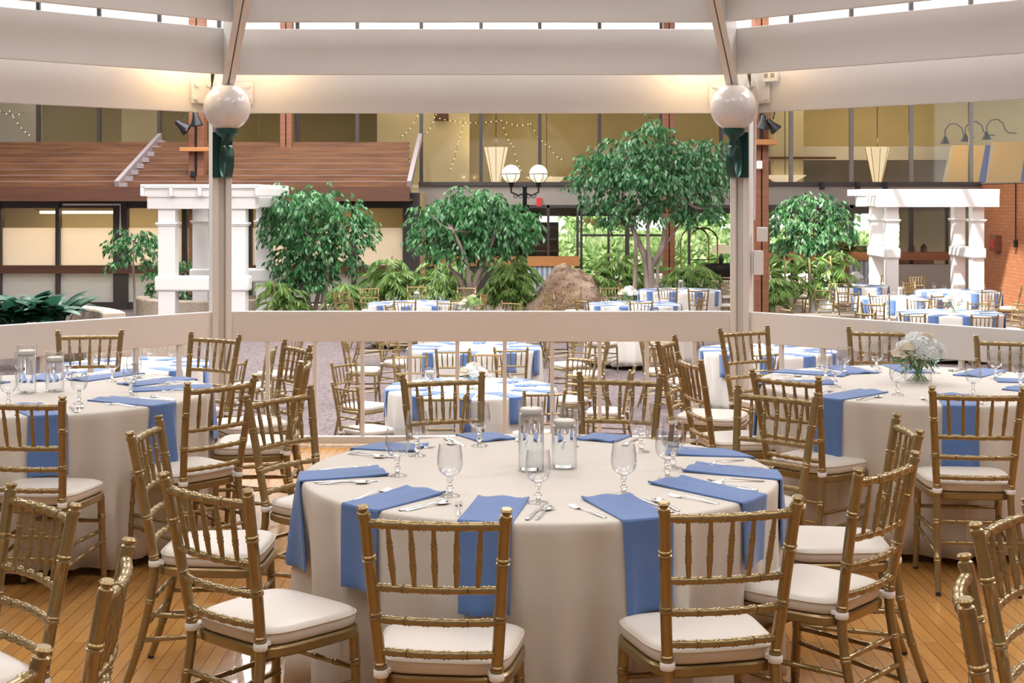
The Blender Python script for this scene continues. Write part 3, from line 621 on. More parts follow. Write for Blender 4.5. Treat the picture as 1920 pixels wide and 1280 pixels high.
# goblet, fork, knife, spoon
def make_goblet(hi):
    n = 32 if hi else 10; t = empty('water_goblet', (0, 0, -50))
    bo = [(.004, .062), (.013, .064), (.025, .070), (.034, .080), (.039, .094), (.0405, .110), (.039, .128), (.036, .147), (.0345, .160)]
    bi = [(r - .0014, z + .001) for r, z in bo[::-1]]; bi[-1] = (.003, .066)
    if hi: MB().lathe(bo + [(.0338, .1618)] + bi, n=n, cap=False).build('bowl', M['glass'], t)
    else: MB().lathe(bo[::2], n=n, cap=False).build('bowl', M['glass'], t)
    ft = [(.0, 0), (.031, 0), (.0325, .0015), (.031, .004), (.018, .007), (.008, .012), (.0065, .018), (.011, .024), (.0115, .027), (.0068, .033), (.006, .044), (.0095, .050), (.010, .053), (.0075, .058), (.010, .063), (0, .0635)]
    if hi: MB().lathe(ft, n=n, cap=False).build('stem', M['solidglass'], t)
    else: MB().lathe([(.03, 0), (.03, .003), (.007, .012), (.006, .05), (.01, .063)], n=8).build('stem', M['glass'], t)
    return t
GH = make_goblet(True); GL = make_goblet(False); gu = {}
def put_goblet(tk, wd, x, y, hi, sc=1.0):
    src = GH if hi else GL; o = src if hi not in gu else copy_tree(src); gu[hi] = 1; cx, cy, z = TAB[tk]; o.location = (x, y, z + TZ + .001); o.scale = (sc,) * 3
    tag(o, 'clear stemmed water goblet at the %s place of %s' % (wd, TNAME[tk]), 'glass', 'water goblets')
def strip(pts, th):   # pts: (y, halfwidth, z)
    m = MB(); rows = [[Vector((-w_, y, z)), Vector((-w_ * .5, y, z + th * .9)), Vector((0, y, z + th)), Vector((w_ * .5, y, z + th * .9)), Vector((w_, y, z)), Vector((0, y, z - th * .4)), Vector((-w_, y, z))] for y, w_, z in pts]
    return m.grid(rows)
def fork_mb():
    m = strip([(-.098, .002, .003), (-.096, .0065, .003), (-.06, .0075, .005), (-.02, .004, .008), (.03, .0026, .010), (.045, .004, .008), (.053, .0095, .005), (.062, .0115, .003), (.066, .0115, .003)], .0018)
    for k in range(4):
        x = -.0095 + .00633 * k; m.tube([(x, .064, .003), (x, .085, .004), (x * .96, .100, .008)], [.0019, .0017, .0010], 5)
    return m
def spoon_mb():
    m = strip([(-.09, .002, .003), (-.088, .0065, .003), (-.055, .0072, .005), (-.01, .0038, .008), (.032, .0025, .009), (.04, .006, .007)], .0018)
    rows = []
    for i in range(9):
        a = pi * i / 8; y = .064 - .027 * cos(a); w_ = .0185 * sin(a) + .001; rows.append([Vector((w_ * u, y, .0095 - .008 * sin(a) * (1 - u * u))) for u in (-1, -.6, -.2, .2, .6, 1)])
    m.grid(rows); return m
def knife_mb():
    return strip([(-.112, .002, .003), (-.11, .0075, .0035), (-.06, .0085, .004), (.0, .0055, .004), (.008, .0075, .003), (.05, .0095, .002), (.09, .009, .002), (.105, .005, .002), (.112, .001, .002)], .0028)
cut = {}
for nm, fn_ in (('dinner_fork', fork_mb), ('dinner_knife', knife_mb), ('teaspoon', spoon_mb)):
    me = fn_().build(nm, M['steel']); 
    if nm == 'teaspoon': sf = me.modifiers.new('s', 'SOLIDIFY'); sf.thickness = .0012
    cut[nm] = [me, False]
def put_cut(nm, tk, wd, p, ang, cat):
    src, us = cut[nm]; o = src if not us else src.copy()
    if us: link(o)
    cut[nm][1] = True; cx, cy, z = TAB[tk]; o.location = (cx + p[0], cy + p[1], z + TZ + .0015); o.rotation_euler = (0, 0, ang)
    tag(o, 'silver %s at the %s place of %s' % (cat, wd, TNAME[tk]), cat, 'silver %s on the near tables' % {'fork': 'forks', 'knife': 'knives', 'spoon': 'spoons'}[cat])
def setting(tk, wd, fn, phi, hi, skew=0, gob=True, cutl=True, nap=None, side_dir=1, full=True):
    rad = Vector((cos(phi), sin(phi))); tan = Vector((-sin(phi), cos(phi)))     # tan: to the diner's left... (+90deg)
    if nap is None:
        a = rad * (R - .40) + tan * skew; b = rad * R
        napkin(tk, wd, fn, a, b, random.uniform(.24, .32), .165, hi, curl=.006, spread=random.uniform(-.05, .08))
    if gob:
        g = rad * (R - .36 - random.uniform(0, .03)) + tan * .16 * (1 if True else -1); put_goblet(tk, wd, TAB[tk][0] + g.x, TAB[tk][1] + g.y, hi)
    if cutl:
        an = phi + pi / 2                       # +Y of the cutlery towards the centre
        j = random.uniform
        put_cut('dinner_fork', tk, wd, rad * (R - .15) - tan * .125, an + j(-.15, .25), 'fork')
        put_cut('dinner_knife', tk, wd, rad * (R - .155) + tan * .120, an + j(-.05, .1), 'knife')
        put_cut('teaspoon', tk, wd, rad * (R - .145) + tan * .148, an + j(-.12, .05), 'spoon')
def seat_angles(tk):
    cx, cy, z = TAB[tk]; out = []
    tk_ = [c for c in chairs if c[0] == tk]
    for c in tk_: out.append(atan2(c[2] - cy, c[1] - cx))
    return out
def cloth_thing(tk, seed, drop, seg, far=False, mesh=None):
    cx, cy, z = TAB[tk]
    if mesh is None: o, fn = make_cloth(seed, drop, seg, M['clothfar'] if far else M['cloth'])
    else:
        o = mesh[0].copy(); link(o); fn = mesh[1]
    o.location = (cx, cy, z); tag(o, 'floor-length pale cloth covering ' + TNAME[tk], 'tablecloth', 'pale round tablecloths'); return o, fn
# --- central table
for tk in ('T1', 'T2', 'T3', 'M1'): table_frame(tk)
o, fn1 = cloth_thing('T1', 3, .715, 240)
def rel(px, py, tk, z=TZ):
    q = at(px, py, z=TAB[tk][2] + z); return (q.x - TAB[tk][0], q.y - TAB[tk][1])
NAP1 = [('front left', (799, 922), (660, 957), .27, 0), ('front', (944, 937), (900, 992), .285, 0), ('front right', (1135, 934), (1228, 982), .29, 0), ('right front', (1247, 903), (1412, 937), .22, 0), ('right', (1292, 879), (1463, 893), .24, 0),
        ('right rear', (1250, 848), (1400, 852), .16, 0), ('rear right', (1115, 829), (1160, 812), .15, 0), ('rear', (935, 828), (880, 811), .15, 0), ('rear left', (790, 843), (660, 836), .15, 0), ('left', (719, 886), (570, 895), .30, .35)]
for wd, a, b, dr, sd in NAP1:
    A = rel(*a, 'T1'); B = rel(*b, 'T1'); napkin('T1', wd, fn1, A, B, dr, .17, True, curl=.010, spread=.05, side=sd)
    B_ = Vector(B).normalized(); phi = atan2(B_.y, B_.x); 
    setting('T1', wd, fn1, phi, True, gob=False, nap=1)
for i, (px, py) in enumerate(((843.6, 931), (1009, 944), (1169.5, 929), (1251, 898), (745, 893), (782, 855.5), (899, 837), (1202, 848), (1262, 879), (1070, 838))):
    q = at(px, py, z=TZ); put_goblet('T1', ['front left', 'front', 'front right', 'right front', 'left', 'left rear', 'rear left', 'rear right', 'right', 'rear'][i], q.x, q.y, True, 1.07)
# --- left and right gazebo tables
for tk, seed in (('T2', 11), ('T3', 23)):
    o, fn = cloth_thing(tk, seed, .715, 200); cx, cy, z = TAB[tk]; taken2 = set()
    an = sorted(seat_angles(tk)); full = list(an)
    for k in range(10):                          # places whose chairs are outside the frame still have settings
        a = (full[0] + 2 * pi * k / 10 + pi) % (2 * pi) - pi
        if min(abs((a - b + pi) % (2 * pi) - pi) for b in full) > .42: full.append(a)
    taken['set' + tk] = set()
    for a in full:
        TAB['set' + tk] = TAB[tk]; wd = word('set' + tk, cx + cos(a), cy + sin(a), cx, cy)
        setting(tk, wd, fn, a + random.uniform(-.05, .05), True, skew=random.uniform(-.10, .10))
# --- tables on the atrium floor
far_mesh = None
for i, tk in enumerate(('M1', 'M2', 'M3', 'M4', 'M6', 'U0', 'U1', 'U2', 'U3', 'R1', 'R2', 'R3', 'R4')):
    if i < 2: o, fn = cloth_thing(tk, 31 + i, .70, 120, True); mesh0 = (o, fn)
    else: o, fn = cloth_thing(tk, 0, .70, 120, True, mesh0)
    cx, cy, z = TAB[tk]; a0 = random.uniform(0, .6); near = tk in ('M1', 'M2', 'M4'); TAB['set' + tk] = TAB[tk]
    an = seat_angles(tk); full = []
    for k in range(10): full.append(an[0] + .1 + 2 * pi * k / 10)
    for a in full:
        wd = word('set' + tk, cx + cos(a), cy + sin(a), cx, cy); setting(tk, wd, fn, a, False, skew=random.uniform(-.08, .08), cutl=(tk in ('M1', 'M4')), gob=(near or random.random() < .8))
# ------------------------------------------------------------------ centrepieces
def candle_vase(tk, x, y, h, r, label):
    cx, cy, z = TAB[tk]; t = empty('candle_vase', (x, y, z + TZ + .001), 0, label, 'vase', 'cylinder vases with floating candles')
    n = 40; wl = h - .035
    MB().lathe([(0, 0), (r, 0), (r, h), (r - .0008, h + .001), (r - .0025, h), (r - .0025, wl)], n=n, cap=False).build('glass_cylinder', M['glass'], t)
    MB().lathe([(0, .010), (r - .0026, .010), (r - .0026, wl - .012), (0, wl - .012)], n=n, cap=False).build('water', M['water'], t)
    MB().lathe([(0, wl - .022), (r * .55, wl - .020), (r * .86, wl - .006), (r * .88, wl + .006), (r * .8, wl + .010), (r * .35, wl + .012), (0, wl + .008)], n=n, cap=False).build('floating_candle', M['wax'], t)
    MB().tube([(0, 0, wl + .008), (.001, 0, wl + .017)], .0011, 5).build('wick', M['black'], t)
q = at(996, 884, z=TZ); candle_vase('T1', q.x, q.y, .255, .0465, 'taller clear cylinder vase with floating white candle on central table')
q = at(1058, 879, z=TZ); candle_vase('T1', q.x, q.y, .205, .046, 'shorter clear cylinder vase with floating candle on central table')
q = at(50, 738, z=TZ); candle_vase('T2', q.x, q.y, .245, .047, 'taller clear cylinder vase with floating candle on left gazebo table')
q = at(103, 735, z=TZ); candle_vase('T2', q.x, q.y, .205, .046, 'shorter clear cylinder vase with floating candle on left gazebo table')
for tk, label in (('U1', 'tiny cylinder candle vase on the table left of the boulder'), ('U3', 'tiny cylinder candle vase on the table under the tallest tree'), ('M3', 'cylinder candle vase on the table past the left railing'), ('M4', 'cylinder candle vase on the table past the right post'), ('R2', 'cylinder candle vase on the sunlit table before the pergola')):
    candle_vase(tk, TAB[tk][0] + .03, TAB[tk][1], .23, .055, label)
q = at(740, 735, z=-.14); candle_vase('M1', -.82, 14.45, .2, .05, 'cylinder candle vase on the nearest table past the middle railing')
def flower_head(r, n, c, sq=.8, rnd=random):
    m = MB()
    for i in range(n):
        z = 1 - 1.55 * (i + .5) / n; a = i * 2.39996; s = sqrt(max(0, 1 - z * z)); d = Vector((s * cos(a), s * sin(a), z)); p = Vector(c) + Vector((d.x * r, d.y * r, d.z * r * sq)) * rnd.uniform(.93, 1.05)
        x, y = frame(d); ro = rnd.uniform(0, 1.5); pr = r * .2
        for k in range(4):
            an = ro + k * pi / 2; u = x * cos(an) + y * sin(an); v = x * -sin(an) + y * cos(an); b = len(m.v)
            m.v += [p, p + u * pr * .6 + v * pr * .5 + d * pr * .25, p + u * pr * 1.15 + d * pr * .1, p + u * pr * .6 - v * pr * .5 + d * pr * .25]; m.f.append([b, b + 1, b + 2, b + 3])
    m.sphere(c, r * .82, 12, (1, 1, sq)); return m
def flower_vase(tk, x, y, label, s=1.0, hi=True, head='hydr', gf=False):
    cx, cy, z = TAB[tk]; rnd = random.Random(int(x * 100)); t = empty('flower_vase', (x, y, z + TZ + .001), 0, label, 'flowers', 'low flower arrangements in glass vases')
    r = .072 * s; h = .135 * s
    MB().lathe([(0, 0), (r, 0), (r, h), (r - .003, h), (r - .003, .012), (0, .012)], n=28, cap=False).build('glass_vase', M['glass'], t)
    m = MB()
    for i in range(22 if hi else 8):
        a = rnd.uniform(0, 6.28); b = a + rnd.uniform(-1.2, 1.2); q = rnd.uniform(.2, .85) * r; m.tube([(q * cos(a + 2.5), q * sin(a + 2.5), .014), (q * .5 * cos(b), q * .5 * sin(b), h * .6), (r * .9 * cos(b), r * .9 * sin(b), h * 1.1)], .0022 * s, 5)
    m.build('stems', M['stemg'], t)
    m = MB()
    for i in range(60 if hi else 20):
        a = rnd.uniform(0, 6.28); rr = rnd.uniform(.5, 1.15) * r * 1.25; p = Vector((rr * cos(a), rr * sin(a), rnd.uniform(.6, 1.25) * h)); d = Vector((cos(a) * .6, sin(a) * .6, rnd.uniform(-1, .4))).normalized(); leaf(m, p, d, .055 * s, .014 * s, rnd)
    m.build('greenery', M['leafs'], t)
    heads = [(0, -.03, .20, .070, 'hydr'), (.065, .01, .185, .062, 'hydr'), (-.06, .02, .18, .058, 'hydr'), (.0, .05, .22, .058, 'hydr'), (.11, .03, .165, .05, 'hydr'), (.03, -.075, .165, .055, 'hydr')]
    for X_, Y_, Z_, r_, k in heads: flower_head(r_ * s, 70 if hi else 26, (X_ * s, Y_ * s, Z_ * s), .8, rnd).build('hydrangea_head', M['palm'] if gf else M['hydr'], t)
    for X_, Y_, Z_, r_ in ((-.105, -.03, .17, .042), (.035, -.01, .255, .035), (-.07, -.06, .205, .036)):
        m = MB()
        for ring in range(5):
            for k in range(5):
                a = k * 2 * pi / 5 + ring * .7; rr = r_ * s * (.2 + .2 * ring); c = Vector((X_ * s, Y_ * s, Z_ * s)); rows = []
                for j in range(4):
                    hh = j / 3; rad_ = rr * (1 + .25 * hh * hh); zz = (-.5 + hh * (1.1 - .12 * ring)) * r_ * s; rows.append([c + Vector((rad_ * cos(a + e * .75), rad_ * sin(a + e * .75), zz - abs(e) * .1 * r_ * s)) for e in (-1, -.5, 0, .5, 1)])
                m.grid(rows)
        m.build('rose', M['rose'], t)
# ================================================================== PLANTS
def leaf(m, p, d, L, W, rnd):
    d = d.normalized(); x, y = frame(d); a = rnd.uniform(0, 6.28); s = x * cos(a) + y * sin(a); nrm = d.cross(s); b = len(m.v)
    mid = p + d * L * .5 - nrm * L * .04; m.v += [p, mid + s * W * .5 + nrm * W * .18, p + d * L, mid - s * W * .5 + nrm * W * .18, p + d * L * .45 - nrm * L * .02]
    m.f += [[b, b + 4, b + 2, b + 1], [b, b + 3, b + 2, b + 4]]
def ficus(D, base, clumps, trunks, label, seed, n_per=30, L=.125, lm='leaf', z0=FZ):
    """clumps: (px, py, half-width px, half-height px); trunks: polylines of px,py"""
    rnd = random.Random(seed); s = D / F; bp = at(base, 0, D=D); t = empty('ficus_tree', (bp.x, D, z0), 0, label, 'tree')
    org = Vector((bp.x, D, z0)); m = MB(); tw = MB(); K = []
    for (px, py, rx, ry) in clumps:
        c = at(px, py, D=D) + Vector((0, rnd.uniform(-.35, .35) * min(1.2, rx * s), 0)) - org; K.append((c, rx * s, ry * s))
    for c, rx, rz in K:
        area = rx * rz; nt = max(14, int(area * n_per * 17))
        for i in range(nt):
            z = rnd.uniform(-.8, 1); a = rnd.uniform(0, 6.28); q = sqrt(max(0, 1 - z * z)); rr = rnd.uniform(.25, 1.08) ** .6
            d = Vector((q * cos(a), q * sin(a), z)); p = c + Vector((d.x * rx, d.y * rx * .85, d.z * rz)) * rr
            dirn = Vector((d.x * .7 + rnd.uniform(-.4, .4), d.y * .7 + rnd.uniform(-.4, .4), rnd.uniform(-.1, .6))).normalized(); cur = p; tl = rnd.uniform(.16, .34)
            k = 7
            for j in range(k):
                cur = cur + dirn * tl / k; dirn = (dirn + Vector((0, 0, -.24))).normalized()
                ld = (dirn * .6 + Vector((rnd.uniform(-.7, .7), rnd.uniform(-.7, .7), -.75))).normalized(); leaf(m, cur, ld, L * rnd.uniform(.8, 1.3), L * .46, rnd)
    m.build('foliage', M[lm], t, smooth=False)
    for pl in trunks:
        pts = []; r0 = pl[0]
        for k, (px, py) in enumerate(pl[1:]):
            q = at(px, py, D=D) - org; q.y = .0 if k == 0 else rnd.uniform(-.2, .2) * k * .6; q.z = max(q.z, 0) ; pts.append(q)
        rs = [r0 * (1 - .6 * k / (len(pts) - 1)) for k in range(len(pts))]
        mb = MB(); bamboo(mb, pts, lambda u: r0 * (1 - .6 * u), 8, (), True, 16)
        mb.build('trunk', M['bark'], t)
        # a few branches up into the clumps
        tip = pts[-1]
        near = sorted(K, key=lambda c: (c[0] - tip).length)[:3]
        for c, rx, rz in near:
            for q in range(2):
                e = c + Vector((rnd.uniform(-.6, .6) * rx, rnd.uniform(-.5, .5) * rx, rnd.uniform(-.2, .6) * rz)); md = (tip + e) / 2 + Vector((0, 0, -.08)); mb = MB(); bamboo(mb, [tip, md, e], lambda u: r0 * .4 * (1 - .7 * u), 6, (), True, 6); mb.build('branch', M['bark'], t)
    return t
ficus(30.5, 592, [(560, 385, 45, 34), (600, 380, 40, 25), (640, 400, 45, 30), (540, 430, 42, 38), (590, 440, 55, 42), (655, 440, 45, 38), (560, 490, 46, 38), (620, 490, 50, 34), (530, 400, 28, 28), (560, 530, 40, 20), (585, 515, 40, 25)],
      [(.07, (583, 592), (575, 560), (563, 530), (580, 480), (590, 440)), (.06, (610, 592), (607, 560), (612, 530), (618, 490), (640, 430)), (.05, (588, 592), (600, 530), (606, 480), (560, 420))], 'bushy weeping fig tree just right of the left white pergola', 1)
ficus(29.5, 880, [(885, 372, 32, 22), (850, 392, 36, 28), (815, 395, 30, 18), (910, 385, 40, 26), (950, 410, 42, 30), (820, 430, 48, 30), (880, 430, 55, 40), (935, 445, 48, 32), (975, 430, 30, 30), (800, 455, 34, 20), (860, 475, 50, 26), (920, 470, 36, 26), (900, 400, 40, 30)],
      [(.075, (876, 590), (882, 560), (880, 530), (872, 480), (850, 430)), (.06, (868, 590), (872, 550), (858, 520), (840, 495), (835, 450)), (.07, (885, 590), (886, 550), (895, 515), (915, 480), (930, 430)), (.05, (880, 590), (888, 545), (902, 510), (905, 430))], 'round weeping fig tree in the middle, left of the boulder', 2)
ficus(31.0, 1220, [(1225, 240, 28, 18), (1205, 272, 52, 26), (1165, 290, 46, 24), (1250, 285, 50, 28), (1120, 330, 42, 26), (1180, 330, 56, 34), (1235, 335, 56, 36), (1300, 300, 52, 28), (1325, 340, 48, 34), (1280, 360, 50, 30), (1140, 375, 38, 26), (1190, 385, 50, 26), (1110, 300, 26, 18), (1340, 280, 26, 20), (1250, 400, 46, 22), (1310, 400, 36, 20), (1095, 345, 20, 16), (1160, 410, 32, 16)],
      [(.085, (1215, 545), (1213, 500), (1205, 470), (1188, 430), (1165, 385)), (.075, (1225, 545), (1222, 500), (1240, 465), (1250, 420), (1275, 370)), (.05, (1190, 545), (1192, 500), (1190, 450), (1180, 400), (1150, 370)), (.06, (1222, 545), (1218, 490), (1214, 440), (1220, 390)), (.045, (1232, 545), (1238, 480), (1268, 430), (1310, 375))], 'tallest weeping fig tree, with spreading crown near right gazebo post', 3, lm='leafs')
ficus(32.0, 1520, [(1500, 385, 30, 20), (1545, 395, 32, 24), (1480, 415, 34, 26), (1525, 430, 46, 30), (1570, 430, 26, 30), (1500, 460, 44, 24), (1550, 460, 36, 22), (1530, 375, 26, 12)],
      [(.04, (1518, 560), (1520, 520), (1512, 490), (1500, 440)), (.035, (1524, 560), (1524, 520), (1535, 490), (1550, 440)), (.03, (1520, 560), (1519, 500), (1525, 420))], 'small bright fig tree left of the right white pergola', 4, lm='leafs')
ficus(31.5, 250, [(245, 440, 30, 12), (228, 462, 22, 16), (262, 470, 32, 18), (240, 492, 34, 16), (280, 450, 16, 14), (255, 448, 22, 14)], [(.035, (253, 590), (249, 540), (251, 500), (250, 450))], 'slender young fig tree before the left storefront windows', 5, 18)
ficus(32.5, 312, [(300, 520, 20, 30), (296, 550, 16, 18), (345, 520, 18, 24), (345, 560, 18, 20), (350, 497, 14, 12)], [(.03, (305, 600), (303, 560), (302, 510)), (.03, (346, 600), (347, 560), (345, 510))], 'dark leafy tree behind the posts of the left white pergola', 6, 22)
def bamboo_plant(D, base, label, canes, seed, spread=.55, tight=1.0):
    rnd = random.Random(seed); bp = at(base, 0, D=D); org = Vector((bp.x, D, FZ)); t = empty('bamboo_palm', org, 0, label, 'potted palm' if False else 'palm', 'bamboo palms round the trees')
    for (px0, px1, py1) in canes:
        top = at(px1, py1, D=D) - org; b = Vector(((px0 - base) * D / F, rnd.uniform(-.2, .2), 0)); top.y = rnd.uniform(-.3, .3)
        m = MB(); bamboo(m, [b, (b + top) / 2 + Vector((rnd.uniform(-.04, .04), 0, 0)), top], .02, 6, (.15, .3, .45, .6, .75, .9), False, 8); m.build('cane', M['cane'], t)
        m = MB(); n = int(27 * tight)
        for i in range(n):
            u = rnd.uniform(.45, 1.0); p = b.lerp(top, u); a = rnd.uniform(0, 6.28); L = rnd.uniform(.3, .62) * spread / .55
            d = Vector((cos(a), sin(a) * .8, rnd.uniform(.2, 1.0))).normalized(); cur = p
            for j in range(9):
                cur = cur + d * L / 9; d = (d + Vector((0, 0, -.17))).normalized()
                if j > 0:
                    for sd in (-1, 1, 0):
                        sdv = Vector((-sin(a), cos(a), 0)) * sd; leaf(m, cur, (d * .8 + sdv * .6 + Vector((0, 0, -.5))).normalized(), rnd.uniform(.15, .26), .034, rnd)
        m.build('fronds', M['palm'], t, smooth=False)
bamboo_plant(31.6, 725, 'bushy bamboo palm between the two left fig trees', [(710, 700, 520), (720, 725, 490), (735, 750, 510), (728, 735, 480), (715, 690, 545), (740, 765, 535)], 1)
bamboo_plant(31.2, 820, 'wide bamboo palm in front of the middle fig tree', [(800, 795, 510), (815, 815, 490), (830, 840, 515), (822, 855, 500), (808, 805, 540), (835, 830, 545)], 2)
bamboo_plant(30.4, 955, 'tall bamboo palm immediately left of the boulder', [(950, 945, 490), (960, 962, 485), (955, 975, 515), (965, 980, 500), (945, 935, 520)], 3, .5)
bamboo_plant(32.5, 1150, 'bamboo palm growing behind the right side of the boulder', [(1130, 1115, 505), (1145, 1150, 490), (1160, 1170, 480), (1150, 1160, 520), (1135, 1125, 530), (1165, 1180, 510)], 4)
bamboo_plant(32.6, 1290, 'low bamboo palm beside the brown column behind the tables', [(1275, 1270, 505), (1290, 1290, 495), (1300, 1310, 500), (1290, 1320, 515)], 5)
bamboo_plant(30.5, 1447, 'yellow-green bamboo palm just right of the right gazebo post', [(1445, 1445, 500), (1450, 1455, 520), (1440, 1440, 530)], 6, .4)
bamboo_plant(30.0, 545, 'bamboo fronds at the foot of the leftmost big fig tree', [(525, 515, 530), (540, 545, 540), (640, 650, 530), (655, 668, 545)], 7, .4)
bamboo_plant(31.0, 1555, 'yellowish bamboo fronds under the small bright fig tree', [(1480, 1475, 480), (1520, 1520, 485), (1550, 1560, 480), (1575, 1580, 470)], 8, .4)
def broad_plant(c, label, n, seed, L=.5, W=.13, lm='darkleaf', cat='plant'):
    rnd = random.Random(seed); t = empty('broadleaf_plant', c, 0, label, cat); m = MB()
    for i in range(n):
        a = rnd.uniform(0, 6.28); p = Vector((rnd.uniform(-.2, .2), rnd.uniform(-.2, .2), 0)); d = Vector((cos(a) * .6, sin(a) * .6, rnd.uniform(.5, 1.3))).normalized(); w_ = Vector((-sin(a), cos(a), 0)); rows = []; LL = L * rnd.uniform(.6, 1.2)
        for j in range(8):
            u = j / 7; hw = W * sin(pi * min(1, max(.04, (u - .25) / .75 if u > .25 else .04))) * .8 + .008; up = d.cross(w_); rows.append([p - w_ * hw - up * hw * .3, p.copy(), p + w_ * hw - up * hw * .3]); p = p + d * LL / 7; d = (d + Vector((0, 0, -.22))).normalized()
        m.grid(rows)
    m.build('leaves', M[lm], t)
    if lm == 'redleaf': MB().lathe([(.16, FZ - c[2]), (.22, -.35), (.24, -.02), (.0, -.02)], n=20).build('tall_pot', M['redwood'], t)
for i, (px, py, D, n, lb) in enumerate(((20, 620, 22.5, 40, 'dark broad-leaved plant in the curved planter at far left'), (62, 608, 23, 36, 'glossy dark plant in the middle of the curved planter'), (100, 612, 22.6, 30, 'dark drooping plant near the end of the curved planter'))):
    q = at(px, py, D=D); broad_plant((q.x, q.y, max(q.z + .05, FZ)), lb, n + 20, 60 + i, .75, .13)
broad_plant(tuple(at(1575, 480, D=36.6)), 'red and green croton plant against the right window', 40, 70, .8, .12, 'redleaf')
for px, D, lb in ((1633, 39.2, 'spiky palm behind the window left of the pergola'),):
    q = at(px, 500, D=D); rnd = random.Random(5); t = empty('indoor_palm', (q.x, D, FZ), 0, lb, 'palm'); m = MB().tube([(0, 0, 0), (0, 0, 1.1)], .04, 6)
    m.build('trunk', M['bark'], t); m = MB()
    for i in range(22):
        a = rnd.uniform(0, 6.28); d = Vector((cos(a), sin(a), rnd.uniform(.4, 1.5))).normalized(); cur = Vector((0, 0, 1.1)); 
        for j in range(8):
            cur = cur + d * .09; d = (d + Vector((0, 0, -.2))).normalized()
            for sd in (-1, 1): leaf(m, cur, (d + Vector((-sin(a), cos(a), 0)) * sd).normalized(), .22, .03, rnd)
    m.build('fronds', M['darkleaf'], t, smooth=False)
# garden outside the doors
rg = random.Random(9)
for i in range(26):
    x = -1 + (i % 9) * 2.3 + (1.1 if i // 9 % 2 else 0); y = 53.5 + (i // 9) * 2.6; r_ = rg.uniform(.85, .98); m = MB(); rr = random.Random(i)
    for k in range(420):
        z = rr.uniform(-.3, 1); a = rr.uniform(0, 6.28); q = sqrt(1 - z * z); d = Vector((q * cos(a), q * sin(a), z)); leaf(m, Vector((d.x * r_, d.y * r_, d.z * r_ * .9)), (d + Vector((rr.uniform(-1, 1), rr.uniform(-1, 1), rr.uniform(-1, 1)))).normalized(), .42, .26, rr)
    tag(m.sphere((0, 0, 0), r_ * .85, 10, (1, 1, .9)).build('garden_shrub', M['hedge'], loc=(x, y, LF + r_ * .35), smooth=False), 'sunlit green shrub in the garden beyond the glass doors', 'shrub', 'shrubs in the garden outside')
for i in range(9):
    x = -6 + i * 5; y = rg.uniform(66, 69); m = MB(); rr = random.Random(i + 50)
    for k in range(900):
        z = rr.uniform(-1, 1); a = rr.uniform(0, 6.28); q = sqrt(1 - z * z); d = Vector((q * cos(a), q * sin(a), z)) * rr.uniform(.7, 1); leaf(m, Vector((d.x * 2.2, d.y * 2, d.z * 2.6 + 3.2)), Vector((rr.uniform(-1, 1), rr.uniform(-1, 1), rr.uniform(-1, 1))).normalized(), .5, .35, rr)
    t = empty('garden_tree', (x, y, LF), 0, 'pale green tree far outside beyond the glass doors', 'tree', 'trees outside beyond the doors'); m.build('foliage', M['hedge'], t, smooth=False); MB().tube([(0, 0, 0), (0, 0, 3.5)], [.2, .12], 8).build('trunk', M['bark'], t)
# flower vases
q = at(1722, 718, z=TZ); flower_vase('T3', q.x, q.y, 'white hydrangea and rose arrangement in glass vase, right gazebo table', 1.0)
flower_vase('M1', -.40, 14.35, 'white hydrangea arrangement on the nearest table past the railing', 1.0, False)
flower_vase('U2', TAB['U2'][0] - .1, 25.9, 'white flower arrangement on the table right of the boulder', 1.25, False)
flower_vase('U0', TAB['U0'][0] - .02, 23.5, 'yellow-green flower arrangement just above the middle rail', 1.25, False, gf=True)
flower_vase('R1', 7.4, 31.3, 'flower arrangement on the sunlit table left of the pergola', 1.2, False)
flower_vase('R3', 7.3, 24.0, 'green and white flower arrangement on nearest sunlit table', 1.3, False)
# ------------------------------------------------------------------ boulder
rnd = random.Random(4); m = MB(); n = 56; mm = 40; rows = []
from mathutils import noise as NZ
bc = at(1048, 545, D=30.6); prof = [(-84, 50), (-62, 30), (-34, -4), (-8, -44), (6, -52), (30, -42), (52, -20), (68, 4), (84, 40)]
for i in range(mm + 1):
    u = i / mm; row = []
    xx = -1 + 2 * u
    for k in range(n + 1):
        a = pi * k / n
        s = max(0, 1 - abs(xx) ** 4) ** .5
        px = xx * 86; top = 0
        for (ax, ay), (bx, by) in zip(prof, prof[1:]):
            if ax <= px <= bx or (px < ax and ax == prof[0][0]) or (px > bx and bx == prof[-1][0]): top = ay + (by - ay) * min(1, max(0, (px - ax) / (bx - ax)))
        h = (52 - top) / 104 * 1.32 + .02; v = Vector((xx * 1.2, -cos(a) * (.35 + .75 * s) * (.9 + .15 * sin(a)), sin(a) ** .75 * h))
        nn = NZ.noise(v * 1.8) * .16 + NZ.noise(v * 4.5) * .09 + NZ.noise(v * 11) * .05; v += Vector((nn * .3, -nn, nn * (.6 if sin(a) > .2 else 0))); row.append(v)
    rows.append(row)
m.grid(rows); o = m.build('boulder', M['rock'], loc=(bc.x, 30.6, FZ - .05), ang=35); tag(o, 'large brown granite boulder in the middle between planted trees', 'boulder')
